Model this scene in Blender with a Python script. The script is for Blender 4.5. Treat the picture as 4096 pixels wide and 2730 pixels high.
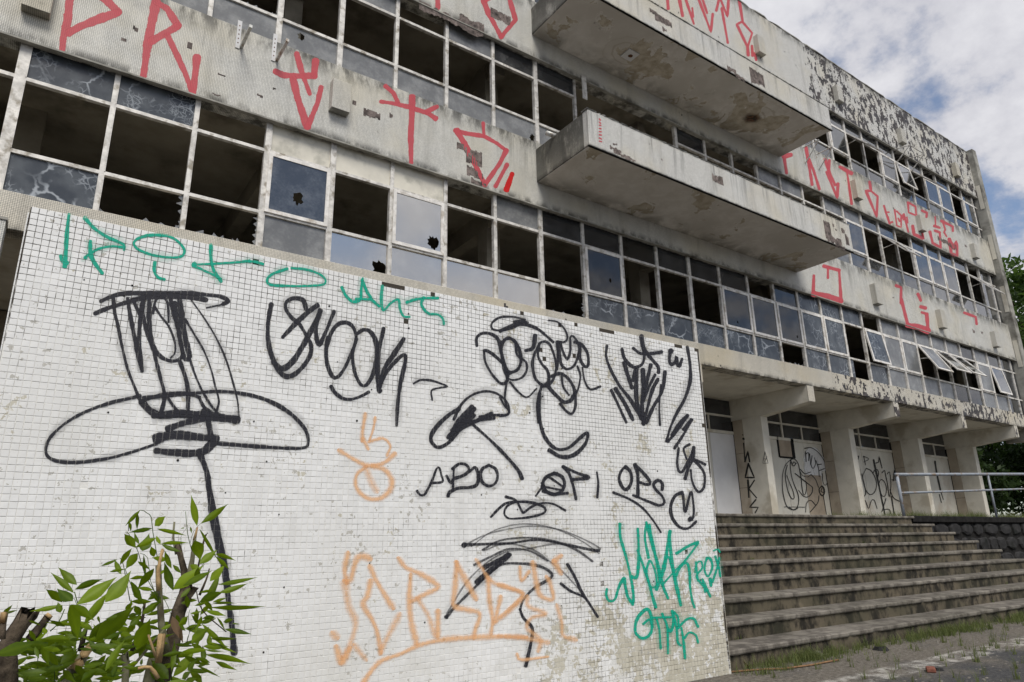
import bpy, math, random
import numpy as np
from mathutils import Vector, Matrix
random.seed(7)
C = bpy.context.scene.collection
scene = bpy.context.scene
for o in list(bpy.data.objects): bpy.data.objects.remove(o)

# ---------------------------------------------------------------- camera
EYE = 1.10                                   # eye height above the ground
YAW, PITCH, ROLL, FPX = math.radians(35.372), math.radians(16.617), math.radians(-1.178), 2742.55
def cam_axes():
    f = np.array([math.sin(YAW)*math.cos(PITCH), math.cos(YAW)*math.cos(PITCH), math.sin(PITCH)])
    r = np.cross(f, [0, 0, 1.]); r /= np.linalg.norm(r)
    u = np.cross(r, f)
    return math.cos(ROLL)*r + math.sin(ROLL)*u, -math.sin(ROLL)*r + math.cos(ROLL)*u, f
CR, CU, CF = cam_axes()
cd = bpy.data.cameras.new('camera'); cam = bpy.data.objects.new('camera', cd); C.objects.link(cam)
cd.sensor_width = 36; cd.sensor_fit = 'HORIZONTAL'; cd.lens = FPX/4096*36
cd.clip_start = .05; cd.clip_end = 2000
cam.matrix_world = Matrix(((CR[0], CU[0], -CF[0], 0), (CR[1], CU[1], -CF[1], 0), (CR[2], CU[2], -CF[2], EYE), (0, 0, 0, 1)))
scene.camera = cam
def ray(x, y): return (x-2048)*CR - (y-1365)*CU + FPX*CF
def on_y(x, y, Y): d = ray(x, y)*(Y/ray(x, y)[1]); return Vector((d[0], d[1], d[2]+EYE))
def on_x(x, y, X): d = ray(x, y)*(X/ray(x, y)[0]); return Vector((d[0], d[1], d[2]+EYE))
def on_z(x, y, Z): d = ray(x, y)*((Z-EYE)/ray(x, y)[2]); return Vector((d[0], d[1], d[2]+EYE))

# ---------------------------------------------------------------- node helper
class NT:
    def __init__(s, tree): s.t = tree; s.n = tree.nodes; s.l = tree.links
    def node(s, typ, ins=(), **kw):
        nd = s.n.new(typ)
        for k, v in kw.items(): setattr(nd, k, v)
        it = ins.items() if isinstance(ins, dict) else enumerate(ins)
        for k, v in it:
            if v is None: continue
            if isinstance(v, bpy.types.NodeSocket): s.l.new(v, nd.inputs[k])
            else:
                sk = nd.inputs[k]
                if hasattr(sk.default_value, '__len__') and len(sk.default_value) == 4 and len(v) == 3: v = (*v, 1)
                sk.default_value = v
        return nd
    def m(s, op, a, b=None, c=None, clamp=False): return s.node('ShaderNodeMath', [a, b, c], operation=op, use_clamp=clamp).outputs[0]
    def add(s, a, b): return s.m('ADD', a, b)
    def mul(s, a, b): return s.m('MULTIPLY', a, b)
    def sub(s, a, b): return s.m('SUBTRACT', a, b)
    def mx(s, a, b): return s.m('MAXIMUM', a, b)
    def sm(s, v, lo, hi, a=0., b=1.):
        return s.node('ShaderNodeMapRange', [v, lo, hi, a, b], interpolation_type='SMOOTHSTEP').outputs[0]
    def pos(s): return s.node('ShaderNodeNewGeometry').outputs['Position']
    def nrm(s): return s.node('ShaderNodeNewGeometry').outputs['True Normal']
    def sep(s, v): return s.node('ShaderNodeSeparateXYZ', [v]).outputs
    def comb(s, x, y, z): return s.node('ShaderNodeCombineXYZ', [x, y, z]).outputs[0]
    def vm(s, op, a, b=None): return s.node('ShaderNodeVectorMath', [a, b], operation=op).outputs[0]
    def noise(s, v, scale, detail=4., rough=.55, dist=0.):
        return s.node('ShaderNodeTexNoise', {'Vector': v, 'Scale': scale, 'Detail': detail, 'Roughness': rough, 'Distortion': dist}).outputs[0]
    def vor(s, v, scale, feature='F1', out=0): 
        return s.node('ShaderNodeTexVoronoi', {'Vector': v, 'Scale': scale}, feature=feature).outputs[out]
    def mix(s, f, a, b): return s.node('ShaderNodeMixRGB', [f, a, b]).outputs[0]
    def bump(s, h, strength=.4, dist=.01, normal=None):
        return s.node('ShaderNodeBump', {'Height': h, 'Strength': strength, 'Distance': dist, 'Normal': normal}).outputs[0]
    def bsdf(s, col, rough=.8, spec=.3, normal=None, metal=0., alpha=None):
        return s.node('ShaderNodeBsdfPrincipled', {'Base Color': col, 'Roughness': rough, 'Specular IOR Level': spec, 'Normal': normal, 'Metallic': metal, 'Alpha': alpha}).outputs[0]
    def out(s, sh): s.node('ShaderNodeOutputMaterial', {'Surface': sh})
    def attr(s, name): return s.node('ShaderNodeAttribute', attribute_name=name).outputs
    def rnd(s): return s.node('ShaderNodeObjectInfo').outputs['Random']
def mat(name):
    m = bpy.data.materials.new(name); m.use_nodes = True; m.node_tree.nodes.clear()
    return m, NT(m.node_tree)

# ---------------------------------------------------------------- sky and sun (thin broken cloud, soft sun behind the camera)
SUN_EL, SUN_AZ = math.radians(52), math.radians(198)       # azimuth clockwise from +Y
w = bpy.data.worlds.new('World'); scene.world = w; w.use_nodes = True; w.node_tree.nodes.clear()
g = NT(w.node_tree)
sky = g.node('ShaderNodeTexSky', sky_type='NISHITA', sun_disc=False, sun_elevation=SUN_EL, sun_rotation=SUN_AZ, air_density=1.0, dust_density=.6, ozone_density=2.2).outputs[0]
dirv = g.node('ShaderNodeTexCoord').outputs['Generated']
dx, dy, dz = g.sep(dirv)
up = g.m('ADD', g.m('MAXIMUM', dz, 0.0), .32)
cp = g.comb(g.m('DIVIDE', dx, up), g.m('DIVIDE', dy, up), 2.3)
c1 = g.noise(cp, 2.1, 9., .56, .25)
c2 = g.noise(g.vm('ADD', cp, (3.1, 1.7, 0.)), 6.0, 7., .58, .1)
cov = g.sm(g.add(g.mul(c1, .66), g.mul(c2, .44)), .462, .565)
shade = g.sm(g.add(g.mul(c2, .6), g.mul(c1, .5)), .42, .72)
cloud = g.mix(shade, (3.7, 3.72, 4.15), (6.0, 5.98, 6.2))
skyc = g.mix(cov, g.mix(.22, sky, (2.5, 2.65, 3.2)), cloud)
bg = g.node('ShaderNodeBackground', {'Color': skyc, 'Strength': .071})
g.node('ShaderNodeOutputWorld', {'Surface': bg.outputs[0]})
sd = bpy.data.lights.new('sun', 'SUN'); so = bpy.data.objects.new('sun', sd); C.objects.link(so)
sd.energy = 1.5; sd.angle = math.radians(28); sd.color = (1, .955, .88)
sv = Vector((math.sin(SUN_AZ)*math.cos(SUN_EL), math.cos(SUN_AZ)*math.cos(SUN_EL), math.sin(SUN_EL)))
so.rotation_euler = sv.to_track_quat('Z', 'Y').to_euler(); so.location = sv*60
vs = scene.view_settings
vs.view_transform = 'Standard'; vs.look = 'None'; vs.gamma = 1; vs.exposure = .98; vs.use_curve_mapping = False
scene.render.engine = 'CYCLES'
scene.cycles.transparent_max_bounces = 24

# ---------------------------------------------------------------- object helpers
WL = {}
def tag(o, label=None, cat=None, group=None, kind=None):
    for k, v in (('label', label), ('category', cat), ('group', group), ('kind', kind)):
        if v: o[k] = v
    return o
def thing(name, loc, label, cat, group=None):
    o = bpy.data.objects.new(name, None); C.objects.link(o); o.location = loc; o.empty_display_size = .2
    WL[o.name] = Vector(loc); return tag(o, label, cat, group)
def mesh(name, vf, mt=None, smooth=False):
    v, f = vf; me = bpy.data.meshes.new(name); me.from_pydata([tuple(p) for p in v], [], f); me.update()
    if mt: me.materials.append(mt)
    if smooth: me.polygons.foreach_set('use_smooth', [True]*len(me.polygons))
    return me
def link(name, me, parent=None, loc=None, rot=None):
    """loc is the world location of the object's origin; mesh coordinates are relative to it"""
    o = bpy.data.objects.new(name, me); C.objects.link(o)
    l = Vector(loc) if loc is not None else Vector((0, 0, 0)); WL[o.name] = l.copy()
    if parent: o.parent = parent; l = l - WL[parent.name]
    o.location = l
    if rot: o.rotation_euler = rot
    return o
def add(name, vf, mt, parent=None, smooth=False, loc=None, rot=None, bevel=0):
    """vf in world coordinates when loc is None: the origin is moved to the middle of the piece"""
    v, f = vf
    if loc is None:
        lo = [min(p[i] for p in v) for i in range(3)]; hi = [max(p[i] for p in v) for i in range(3)]
        loc = Vector(((lo[0]+hi[0])/2, (lo[1]+hi[1])/2, lo[2]))
        v = [(p[0]-loc[0], p[1]-loc[1], p[2]-loc[2]) for p in v]
    o = link(name, mesh(name, (v, f), mt, smooth), parent, loc, rot)
    if bevel:
        b = o.modifiers.new('bevel', 'BEVEL'); b.width = bevel; b.segments = 2; b.limit_method = 'ANGLE'
    return o
QF = [(0, 3, 2, 1), (4, 5, 6, 7), (0, 1, 5, 4), (1, 2, 6, 5), (2, 3, 7, 6), (3, 0, 4, 7)]
def box(x0, x1, y0, y1, z0, z1):
    return [(x0, y0, z0), (x1, y0, z0), (x1, y1, z0), (x0, y1, z0), (x0, y0, z1), (x1, y0, z1), (x1, y1, z1), (x0, y1, z1)], list(QF)
def join(*parts):
    V, F = [], []
    for v, f in parts:
        n = len(V); V += list(v); F += [tuple(i+n for i in q) for q in f]
    return V, F
def tube(pts, rad, n=8, cap=True):
    pts = [Vector(p) for p in pts]; V, F = [], []
    for i, p in enumerate(pts):
        t = (pts[min(i+1, len(pts)-1)]-pts[max(i-1, 0)]).normalized()
        a = t.cross(Vector((0, 0, 1)) if abs(t.z) < .9 else Vector((1, 0, 0))).normalized(); b = t.cross(a)
        r = rad[i] if isinstance(rad, (list, tuple)) else rad
        for k in range(n):
            th = 2*math.pi*k/n; V.append(tuple(p + a*(r*math.cos(th)) + b*(r*math.sin(th))))
    for i in range(len(pts)-1):
        for k in range(n): F.append((i*n+k, i*n+(k+1) % n, (i+1)*n+(k+1) % n, (i+1)*n+k))
    if cap: F.append(tuple(range(n))[::-1]); F.append(tuple((len(pts)-1)*n+k for k in range(n)))
    return V, F
def catmull(pts, step=9.):
    """smooth polyline; pts are (x, y[, w])"""
    P = [np.array(p, float) for p in pts]
    if len(P) < 3:
        n = max(2, int(np.linalg.norm((P[1]-P[0])[:2])/step)+1)
        return [P[0]+(P[1]-P[0])*t for t in np.linspace(0, 1, n)]
    Q = [2*P[0]-P[1]]+P+[2*P[-1]-P[-2]]; out = []
    for i in range(1, len(Q)-2):
        a, b, c, d = Q[i-1:i+3]; n = max(2, int(np.linalg.norm((c-b)[:2])/step))
        for t in np.arange(n)/n:
            out.append(.5*((2*b)+(c-a)*t+(2*a-5*b+4*c-d)*t*t+(3*b-a-3*c+d)*t**3))
    out.append(P[-1]); return out
# ---------------------------------------------------------------- materials
YW, YF, YG = 4.25, 9.09, 9.21                 # planes: tiled screen wall, building front, window frames
PT = .0357                                    # pitch of the screen-wall tiles

def plain(name, col, rough=.8, spec=.3, var=.25, scale=6., metal=0., bump=.3, dark=None, dscale=2.):
    m, g = mat(name); p = g.pos()
    n1 = g.noise(p, scale, 6., .6); n2 = g.noise(p, dscale, 5., .6)
    c = g.mix(g.sm(n1, .3, .7), tuple(x*(1-var) for x in col), tuple(min(1, x*(1+var*.6)) for x in col))
    if dark: c = g.mix(g.sm(n2, .5, .68), c, dark)
    fine = g.noise(p, scale*14, 3., .6)
    g.out(g.bsdf(c, rough, spec, g.bump(g.add(n1, g.mul(fine, .5)), bump, .006), metal)); return m

def mosaic_mat(name, pitch=.021, base=(.68, .67, .62), grout=(.055, .052, .045), grime=.5, peel=None, edges=(), warm=.3, streak=.4, wet=0.):
    """small glazed mosaic; peel = (amount, x_from, x_to) bare mortar; edges = [(z, below?, reach)] dark growth at cornice lines"""
    m, g = mat(name); p = g.pos(); x, y, z = g.sep(p); nx, ny, nz = g.sep(g.nrm())
    def ln(c):
        f = g.m('FRACT', g.m('DIVIDE', c, pitch)); return g.sm(g.m('ABSOLUTE', g.sub(f, .5)), .395, .47)
    big = g.noise(p, .55, 4., .6); med = g.noise(p, 2.3, 6., .62)
    lx = g.mul(ln(x), g.sub(1., g.m('ABSOLUTE', nx))); ly = g.mul(ln(y), g.sub(1., g.m('ABSOLUTE', ny))); lz = g.mul(ln(z), g.sub(1., g.m('ABSOLUTE', nz)))
    line = g.mx(g.mx(lx, ly), lz)
    cell = g.vm('FLOOR', g.vm('DIVIDE', p, (pitch,)*3))
    wn = g.node('ShaderNodeTexWhiteNoise', {'Vector': cell}, noise_dimensions='3D').outputs[0]
    tile = g.mix(g.mul(wn, .9), tuple(c*.86 for c in base), tuple(min(1, c*1.06) for c in base))
    tile = g.mix(g.sm(big, .42, .7), tile, (base[0]*.98, base[1]*.93, base[2]*.82))
    drip = g.noise(g.vm('MULTIPLY', p, (3.2, 3.2, .22)), 1., 6., .65)
    tile = g.mix(g.mul(g.sm(drip, .52, .75), streak), tile, (.22, .205, .17))
    gdark = g.sm(g.add(g.mul(med, .6), g.mul(drip, .5)), .40, .62, 1.-grime, 1.)
    groutc = g.mix(gdark, tuple(c*.62 for c in base), grout)
    col = g.mix(line, tile, groutc)
    mould = g.mul(g.sm(g.add(g.mul(g.noise(p, 5.5, 7., .7), .6), g.mul(med, .5)), .66, .78), grime)
    gro = None
    for (ez, below, reach) in edges:
        d = g.sub(ez, z) if below else g.sub(z, ez)
        a = g.mul(g.sm(d, 0., reach, 1., 0.), g.sm(d, -.03, -.005))
        a = g.mul(a, g.sm(g.add(g.noise(g.vm('MULTIPLY', p, (2.4, 2.4, .9)), 1.6, 7., .7), wet), .38, .60))
        gro = a if gro is None else g.mx(gro, a)
    dr2 = g.noise(g.vm('MULTIPLY', p, (8., 8., .35)), 1., 5., .6)
    for (ez, below, reach) in edges:
        if below:
            d = g.sub(ez, z); a = g.mul(g.mul(g.sm(d, .0, .95, 1., 0.), g.sm(d, -.03, -.005)), g.sm(dr2, .53, .66, 0., .55))
            gro = g.mx(gro, a)
    if gro is not None: mould = g.mx(mould, gro)
    col = g.mix(g.mul(mould, .85), col, (.035, .034, .028))
    spk = g.mul(g.sm(g.add(g.noise(p, 38., 3., .7), g.mul(med, .45)), .78, .86), g.mul(line, grime))
    col = g.mix(spk, col, (.02, .02, .017))
    hgt = g.sub(1., line)
    snap = g.vm('MULTIPLY', g.vm('FLOOR', g.vm('DIVIDE', p, (pitch*2, pitch*2, pitch*2))), (pitch*2,)*3)
    pn = g.add(g.mul(g.noise(g.vm('MULTIPLY', snap, (1.25, 1., .72)), 4.6, 5., .66), .80), g.mul(g.noise(snap, .8, 3., .5), .30))
    if peel:
        amt, x0, x1 = peel
        if x1 is None: bias = amt
        else: bias = g.sm(x, x0, x1, 0., amt)
        pm = g.sm(g.add(pn, bias), .715, .72)
        pc = g.mix(g.sm(g.noise(p, 9., 6., .7), .35, .68), (.016, .015, .015), (.10, .086, .082))
        col = g.mix(pm, col, pc); hgt = g.mul(hgt, g.sub(1., pm)); hgt = g.sub(hgt, g.mul(pm, 2.))
    rough = g.sm(med, .3, .7, .42, .75)
    g.out(g.bsdf(col, rough, .35, g.bump(hgt, .35, .003))); return m

M = {}
M['sp1'] = mosaic_mat('mosaic_spandrel_lower', grime=.62, edges=[(EYE+6.07, False, .16), (EYE+7.42, True, .42)], peel=(-.05, 0, None))
M['sp2'] = mosaic_mat('mosaic_spandrel_middle', grime=.5, edges=[(EYE+9.39, False, .18), (EYE+10.77, True, .5)], peel=(-.04, 0, None))
M['parapet'] = mosaic_mat('mosaic_parapet', base=(.70, .69, .65), grime=.25, edges=[(EYE+14.6, True, .35), (EYE+12.61, False, .12)], peel=(.15, 17.3, 17.9))
M['band'] = mosaic_mat('mosaic_slab_band', base=(.66, .62, .53), grime=.4, edges=[(EYE+3.577, False, .1)], peel=(.15, 15.4, 17.0))
M['balc'] = mosaic_mat('mosaic_balcony', base=(.70, .69, .65), grime=.5, edges=[(EYE+6.545, False, .07), (EYE+7.29, True, .07), (EYE+9.893, False, .07), (EYE+10.57, True, .07)], peel=(-.02, 0, None), streak=.3)
M['boxm'] = mosaic_mat('mosaic_light_box', base=(.6, .58, .52), grime=.6)
M['pil'] = plain('pilaster_plaster', (.33, .32, .285), .85, .2, .3, 3., dark=(.1, .095, .08), dscale=1.1)
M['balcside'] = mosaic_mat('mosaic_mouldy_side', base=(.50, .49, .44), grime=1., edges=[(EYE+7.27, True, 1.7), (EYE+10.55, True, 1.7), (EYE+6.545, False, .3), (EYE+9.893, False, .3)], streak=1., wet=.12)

def soffit_mat(name, spots=(), seed=0., amount=0.):
    """peeling ceiling paint; spots = [(x, y, radius)] damp rings round the old lamps"""
    m, g = mat(name); p = g.vm('ADD', g.pos(), (seed, seed*.6, 0.)); x, y, z = g.sep(g.pos())
    n = g.noise(p, .75, 8., .62, .9); n2 = g.noise(p, 3.2, 7., .65, .5); n3 = g.noise(p, 1.7, 6., .6, .6)
    base = g.mix(g.sm(n2, .35, .7), (.60, .565, .515), (.70, .67, .625))
    base = g.mix(g.sm(g.noise(p, .5, 3.), .45, .7), base, (.54, .51, .46))
    ps = g.add(g.mul(n, .75), g.mul(n3, .35))
    mould_b = None
    for (sx, sy, r) in spots:
        d = g.m('SQRT', g.add(g.m('POWER', g.mul(g.sub(x, sx), .72), 2.), g.m('POWER', g.sub(y, sy), 2.)))
        d = g.add(d, g.mul(g.sub(n2, .5), r*.7))
        ps = g.add(ps, g.sm(d, r*.6, r*2.4, .07, 0.))
        b_ = g.sm(d, r*.25, r*.75, 1., 0.); mould_b = b_ if mould_b is None else g.mx(mould_b, b_)
        rg_ = g.mul(g.sm(g.m('SINE', g.mul(d, 26./r*.35)), .55, 1.), g.sm(d, r*.8, r*3., .5, 0.))
        base = g.mix(rg_, base, (.33, .27, .185))
    ps = g.add(ps, amount)
    peel = g.sm(ps, .615, .622); rim = g.mul(g.sm(ps, .598, .615), g.sub(1., peel))
    mid = g.mix(g.sm(g.noise(p, 5., 6., .65), .35, .65), (.40, .345, .265), (.56, .51, .42))
    c = g.mix(peel, g.mix(g.mul(rim, .6), base, (.74, .72, .68)), mid)
    mould = g.sm(g.noise(p, 2.3, 9., .74, .4), .615, .72)
    edge = g.mul(g.sm(y, 8.55, 9.09), g.sm(n3, .36, .58))
    c = g.mix(g.mul(g.mx(mould, g.mul(edge, .8)), .72), c, (.085, .075, .055))
    if mould_b is not None:
        c = g.mix(g.mul(mould_b, .93), c, g.mix(g.sm(g.noise(p, 14., 5.), .42, .6), (.018, .013, .010), (.13, .06, .028)))
    hb = g.sub(g.mul(n2, .6), g.mul(peel, .9))
    if mould_b is not None: hb = g.sub(hb, g.mul(mould_b, 1.2))
    g.out(g.bsdf(c, .9, .15, g.bump(hb, .6, .012))); return m
_a, _b = on_z(2000+905/1.7418, 380/1.7418, EYE+9.893), on_z(2000+1755/1.7418, 825/1.7418, EYE+9.893)
M['soffit'] = soffit_mat('peeling_soffit_paint', [(_a.x, _a.y, .2), (_b.x, _b.y, .30)], 0., .012)
M['soffit2'] = soffit_mat('flaking_soffit_paint', [], 7.3, .012)
M['cream'] = plain('cream_wall_paint', (.62, .59, .51), .8, .2, .1, 2.5, dark=(.45, .41, .33), dscale=1.4, bump=.12)
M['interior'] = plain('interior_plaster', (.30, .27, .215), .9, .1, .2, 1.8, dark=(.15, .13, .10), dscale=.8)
M['metal'] = plain('weathered_aluminium', (.66, .635, .59), .5, .4, .28, 9., metal=.1, dark=(.28, .25, .20), dscale=6.)
M['sashm'] = plain('sash_aluminium', (.79, .76, .71), .42, .45, .18, 7., metal=.08, dark=(.45, .40, .33), dscale=5.)
M['rust'] = plain('rusty_iron', (.13, .06, .03), .9, .2, .5, 20.)
M['grille'] = plain('galvanised_bracket', (.55, .55, .52), .5, .4, .2, 20., metal=.3, dark=(.3, .2, .12), dscale=14.)
M['marble'] = plain('stone_cladding', (.40, .345, .27), .55, .3, .16, 2.2, dark=(.30, .25, .19), dscale=2.6)
M['door'] = plain('door_board', (.60, .575, .50), .75, .2, .10, 1.8, dark=(.5, .45, .37), dscale=1.1, bump=.1)
M['doorw'] = plain('white_painted_board', (.66, .655, .65), .7, .2, .07, 2., bump=.1)
M['doorb'] = plain('bare_brown_board', (.36, .30, .23), .85, .2, .2, 3.)
M['void'] = plain('near_black_surround', (.02, .02, .02), .9, .1, .1, 5.)  # near-black colour for the surround of the door-wall opening

# glass
def glass_mat(name, tint=(.86, .88, .88), refl=1., dust=.08, film=0., filmc=(.03, .035, .042), rough=.02, rc=(.92, .93, .95)):
    m, g = mat(name); p = g.pos()
    fr = g.node('ShaderNodeFresnel', {'IOR': 1.52}).outputs[0]
    fr = g.m('MINIMUM', g.mul(fr, refl), 1.)
    gl = g.node('ShaderNodeBsdfGlossy', {'Color': (*rc, 1), 'Roughness': rough, 'Normal': g.bump(g.noise(p, 2.2, 2.), .05, .02)}).outputs[0]
    tr = g.node('ShaderNodeBsdfTransparent', {'Color': (*tint, 1)}).outputs[0]
    n = g.noise(p, 2.5, 7., .65); n2 = g.noise(p, 30., 4., .6)
    df = g.node('ShaderNodeBsdfDiffuse', {'Color': g.mix(g.sm(n, .4, .7), filmc, tuple(min(1, c*1.6+.01) for c in filmc))}).outputs[0]
    body = g.node('ShaderNodeMixShader', [film, tr, df]).outputs[0]
    du = g.node('ShaderNodeBsdfDiffuse', {'Color': (.42, .41, .37, 1)}).outputs[0]
    dm = g.m('ADD', g.mul(g.sm(g.add(g.mul(n, .7), g.mul(n2, .4)), .48, .78), dust*2.2), dust*.5)
    body = g.node('ShaderNodeMixShader', [dm, body, du]).outputs[0]
    g.out(g.node('ShaderNodeMixShader', [fr, body, gl]).outputs[0]); return m
M['g_dark'] = glass_mat('dark_film_glass', film=.8, refl=1.1, dust=.05, filmc=(.022, .024, .028))
M['g_clear'] = glass_mat('dusty_clear_glass', dust=.07)
M['g_sky'] = glass_mat('mirror_film_glass', film=.75, refl=12., dust=.14, filmc=(.07, .07, .068), rough=.12, rc=(.95, .92, .86))
M['g_far'] = glass_mat('reflecting_clear_glass', film=.45, refl=1.8, dust=.06, filmc=(.05, .055, .06))
M['g_grey'] = glass_mat('frosted_grey_glass', film=.80, refl=1.0, dust=.12, filmc=(.155, .16, .165), rough=.25)
M['g_blue'] = glass_mat('blue_film_glass', film=.9, refl=1.6, dust=.07, filmc=(.035, .045, .062), rough=.04)
M['g_cream'] = plain('cream_painted_glass', (.68, .645, .55), .35, .5, .10, 2.6, dark=(.45, .43, .36), dscale=2.2, bump=.03)
def vein_mat(name, dens, seed):
    m, g = mat(name); p = g.pos(); q = g.vm('ADD', p, (seed, seed*2.3, seed*.7))
    nc = g.node('ShaderNodeTexNoise', {'Vector': q, 'Scale': 5., 'Detail': 3.}).outputs[1]
    wq = g.vm('ADD', q, g.node('ShaderNodeVectorMath', {0: nc, 'Scale': .22}, operation='SCALE').outputs[0])
    e1 = g.vor(wq, 2.3*dens, 'DISTANCE_TO_EDGE'); e2 = g.vor(wq, 9.*dens, 'DISTANCE_TO_EDGE')
    gate = g.sm(g.noise(q, 2.0, 3.), .42, .62); gate2 = g.sm(g.noise(q, 2.7, 4.), .48, .66)
    v = g.mx(g.mul(g.sm(e1, .006, .05, 1., 0.), gate), g.mul(g.sm(e2, .01, .10, .65, 0.), gate2))
    sp = g.mul(g.sm(g.vor(g.vm('MULTIPLY', wq, (1., 1., .55)), 26.*dens, 'F1'), .10, .26, .75, 0.), gate2)
    v = g.mx(v, sp)
    c = g.mix(g.mul(v, .8), g.mix(g.sm(g.noise(q, 3., 5.), .35, .7), (.035, .042, .052), (.085, .095, .105)), (.40, .43, .46))
    g.out(g.bsdf(c, .22, .5)); return m
M['g_vein'] = vein_mat('glass_with_peeling_film', 1., 3.)
M['g_vein2'] = vein_mat('glass_with_dense_peeling_film', 1.5, 11.)
M['g_frost'] = vein_mat('glass_with_flaking_film', 2.2, 23.)

# screen wall tile + grout
def walltile_mat():
    m, g = mat('white_painted_wall_tile'); p = g.pos(); x, y, z = g.sep(p)
    cell = g.vm('FLOOR', g.vm('DIVIDE', p, (PT, 10., PT)))
    wn = g.node('ShaderNodeTexWhiteNoise', {'Vector': cell}, noise_dimensions='3D').outputs[0]
    big = g.noise(p, .8, 4.)
    white = g.mix(g.mul(wn, .8), (.73, .728, .712), (.83, .828, .812))
    white = g.mix(g.sm(big, .45, .7), white, (.72, .715, .69))
    beige = g.mix(wn, (.47, .44, .355), (.58, .55, .46))
    nz = g.add(g.mul(g.noise(p, 22., 5., .65, .3), .55), g.mul(g.noise(p, 3.1, 4., .6), .5))
    lowr = g.mul(g.sm(x, 2.6, 4.6), g.sm(z, .35, 1.25, 1., 0.))
    midr = g.mul(g.sm(x, 2.2, 3.0), .035)
    pm = g.sm(g.add(g.add(nz, g.mul(lowr, .15)), midr), .655, .665)
    c = g.mix(pm, white, beige)
    chip = g.sm(g.add(g.mul(g.noise(g.vm('ADD', p, (5., 3., 9.)), 27., 4., .6), .7), g.mul(g.noise(p, 2.6, 3.), .33)), .625, .632)
    c = g.mix(chip, c, (.47, .455, .41))
    dirt = g.sm(g.noise(g.vm('MULTIPLY', p, (2., 2., .5)), 2.2, 6., .65), .5, .8)
    c = g.mix(g.mul(dirt, .22), c, (.36, .34, .29))
    lowd = g.mul(g.sm(z, .1, .9, 1., 0.), g.sm(g.noise(p, 6., 6., .6), .4, .6))
    c = g.mix(g.mul(lowd, .25), c, (.42, .40, .31))
    fine = g.noise(p, 60., 4., .6)
    g.out(g.bsdf(c, g.sm(nz, .4, .7, .38, .62), .4, g.bump(g.sub(fine, g.mul(pm, 1.5)), .12, .003))); return m
M['wtile'] = walltile_mat()
def grout_mat():
    m, g = mat('tile_grout'); p = g.pos(); x, y, z = g.sep(p)
    n = g.add(g.mul(g.noise(p, 2.3, 5., .6), .6), g.mul(g.noise(p, 17., 5., .65), .45))
    b = g.add(g.sm(z, 1.7, 2.9, -.06, .13), g.sm(x, 2.9, 4.0, 0., .13))
    d = g.sm(g.add(n, b), .50, .64)
    c = g.mix(d, (.74, .73, .69), (.06, .052, .042))
    g.out(g.bsdf(c, .95, .1, g.bump(g.noise(p, 90., 3.), .4, .004))); return m
M['grout'] = grout_mat()

# spray paint ribbons (edge attribute = 0 at the rim, 1 in the middle)
def paint_mat(name, col, soft=.25, dens=.96, pitch=PT, gw=.06, wear=.5, cut=.9):
    m, g = mat(name); p = g.pos(); x, y, z = g.sep(p)
    e = g.attr('edge')[2]; dn = g.attr('dens')[2]
    n = g.noise(p, 55., 4., .6); n2 = g.noise(p, 9., 5., .6)
    a = g.sm(g.add(e, g.mul(g.sub(n, .5), .5)), 0.02, soft+.1)
    if pitch:
        def ln(c): return g.sm(g.m('ABSOLUTE', g.sub(g.m('FRACT', g.m('DIVIDE', c, pitch)), .5)), .5-gw, .5-gw*.45)
        gr = g.mx(ln(x), ln(z)); a = g.mul(a, g.sub(1., g.mul(gr, cut)))
    a = g.mul(a, g.sm(g.add(n2, g.mul(g.noise(p, 120., 3.), .35)), .20, .20+.3*wear+.02, 1.-wear, 1.))
    a = g.mul(g.mul(a, dn), dens)
    c = g.mix(n2, tuple(k*.85 for k in col), tuple(min(1, k*1.15) for k in col))
    sh = g.node('ShaderNodeMixShader', [a, g.node('ShaderNodeBsdfTransparent').outputs[0], g.bsdf(c, .55, .3)]).outputs[0]
    g.out(sh); return m
M['p_black'] = paint_mat('black_spray_paint', (.018, .018, .024), .22, .97, cut=.5)
M['p_teal'] = paint_mat('teal_spray_paint', (.0, .36, .235), .2, .96, cut=.55)
M['p_orange'] = paint_mat('orange_spray_paint', (.90, .50, .245), 1.05, .74, cut=.3)
M['p_red'] = paint_mat('red_roller_paint', (.58, .08, .10), .12, .86, pitch=.021, gw=.09, wear=.35, cut=.35)
M['p_bred'] = paint_mat('bright_red_paint', (.58, .01, .01), .12, .97, pitch=.021, gw=.09, wear=.1, cut=.2)
M['p_door'] = paint_mat('thin_black_spray_line', (.02, .02, .018), .35, .92, pitch=None)
M['p_white'] = paint_mat('white_fill_paint', (.7, .7, .69), .2, .9, pitch=None)

# stairs, stone, ground
def stair_mat(name, lo, hi, moss=.5):
    m, g = mat(name); p = g.pos()
    n = g.noise(g.vm('MULTIPLY', p, (1., 1., .6)), 5., 8., .68); n2 = g.noise(g.vm('MULTIPLY', p, (2.4, 2.4, 1.5)), 2.2, 7., .68); n3 = g.noise(p, .9, 3.)
    c = g.mix(g.sm(g.add(g.mul(n, .6), g.mul(n2, .45)), .45, .60), lo, hi)
    c = g.mix(g.mul(g.sm(g.noise(p, 2.1, 7., .7), .58, .72), .55), c, tuple(k*1.7 for k in hi))
    c = g.mix(g.mul(g.sm(g.add(n3, g.mul(n, .4)), .6, .85), moss), c, (.05, .05, .03))
    g.out(g.bsdf(c, .9, .2, g.bump(g.add(n, g.mul(g.noise(p, 80., 3.), .4)), .45, .006))); return m
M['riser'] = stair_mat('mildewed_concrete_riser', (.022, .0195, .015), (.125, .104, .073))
M['tread'] = stair_mat('worn_stone_tread', (.09, .08, .068), (.205, .186, .158), .25)
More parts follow.
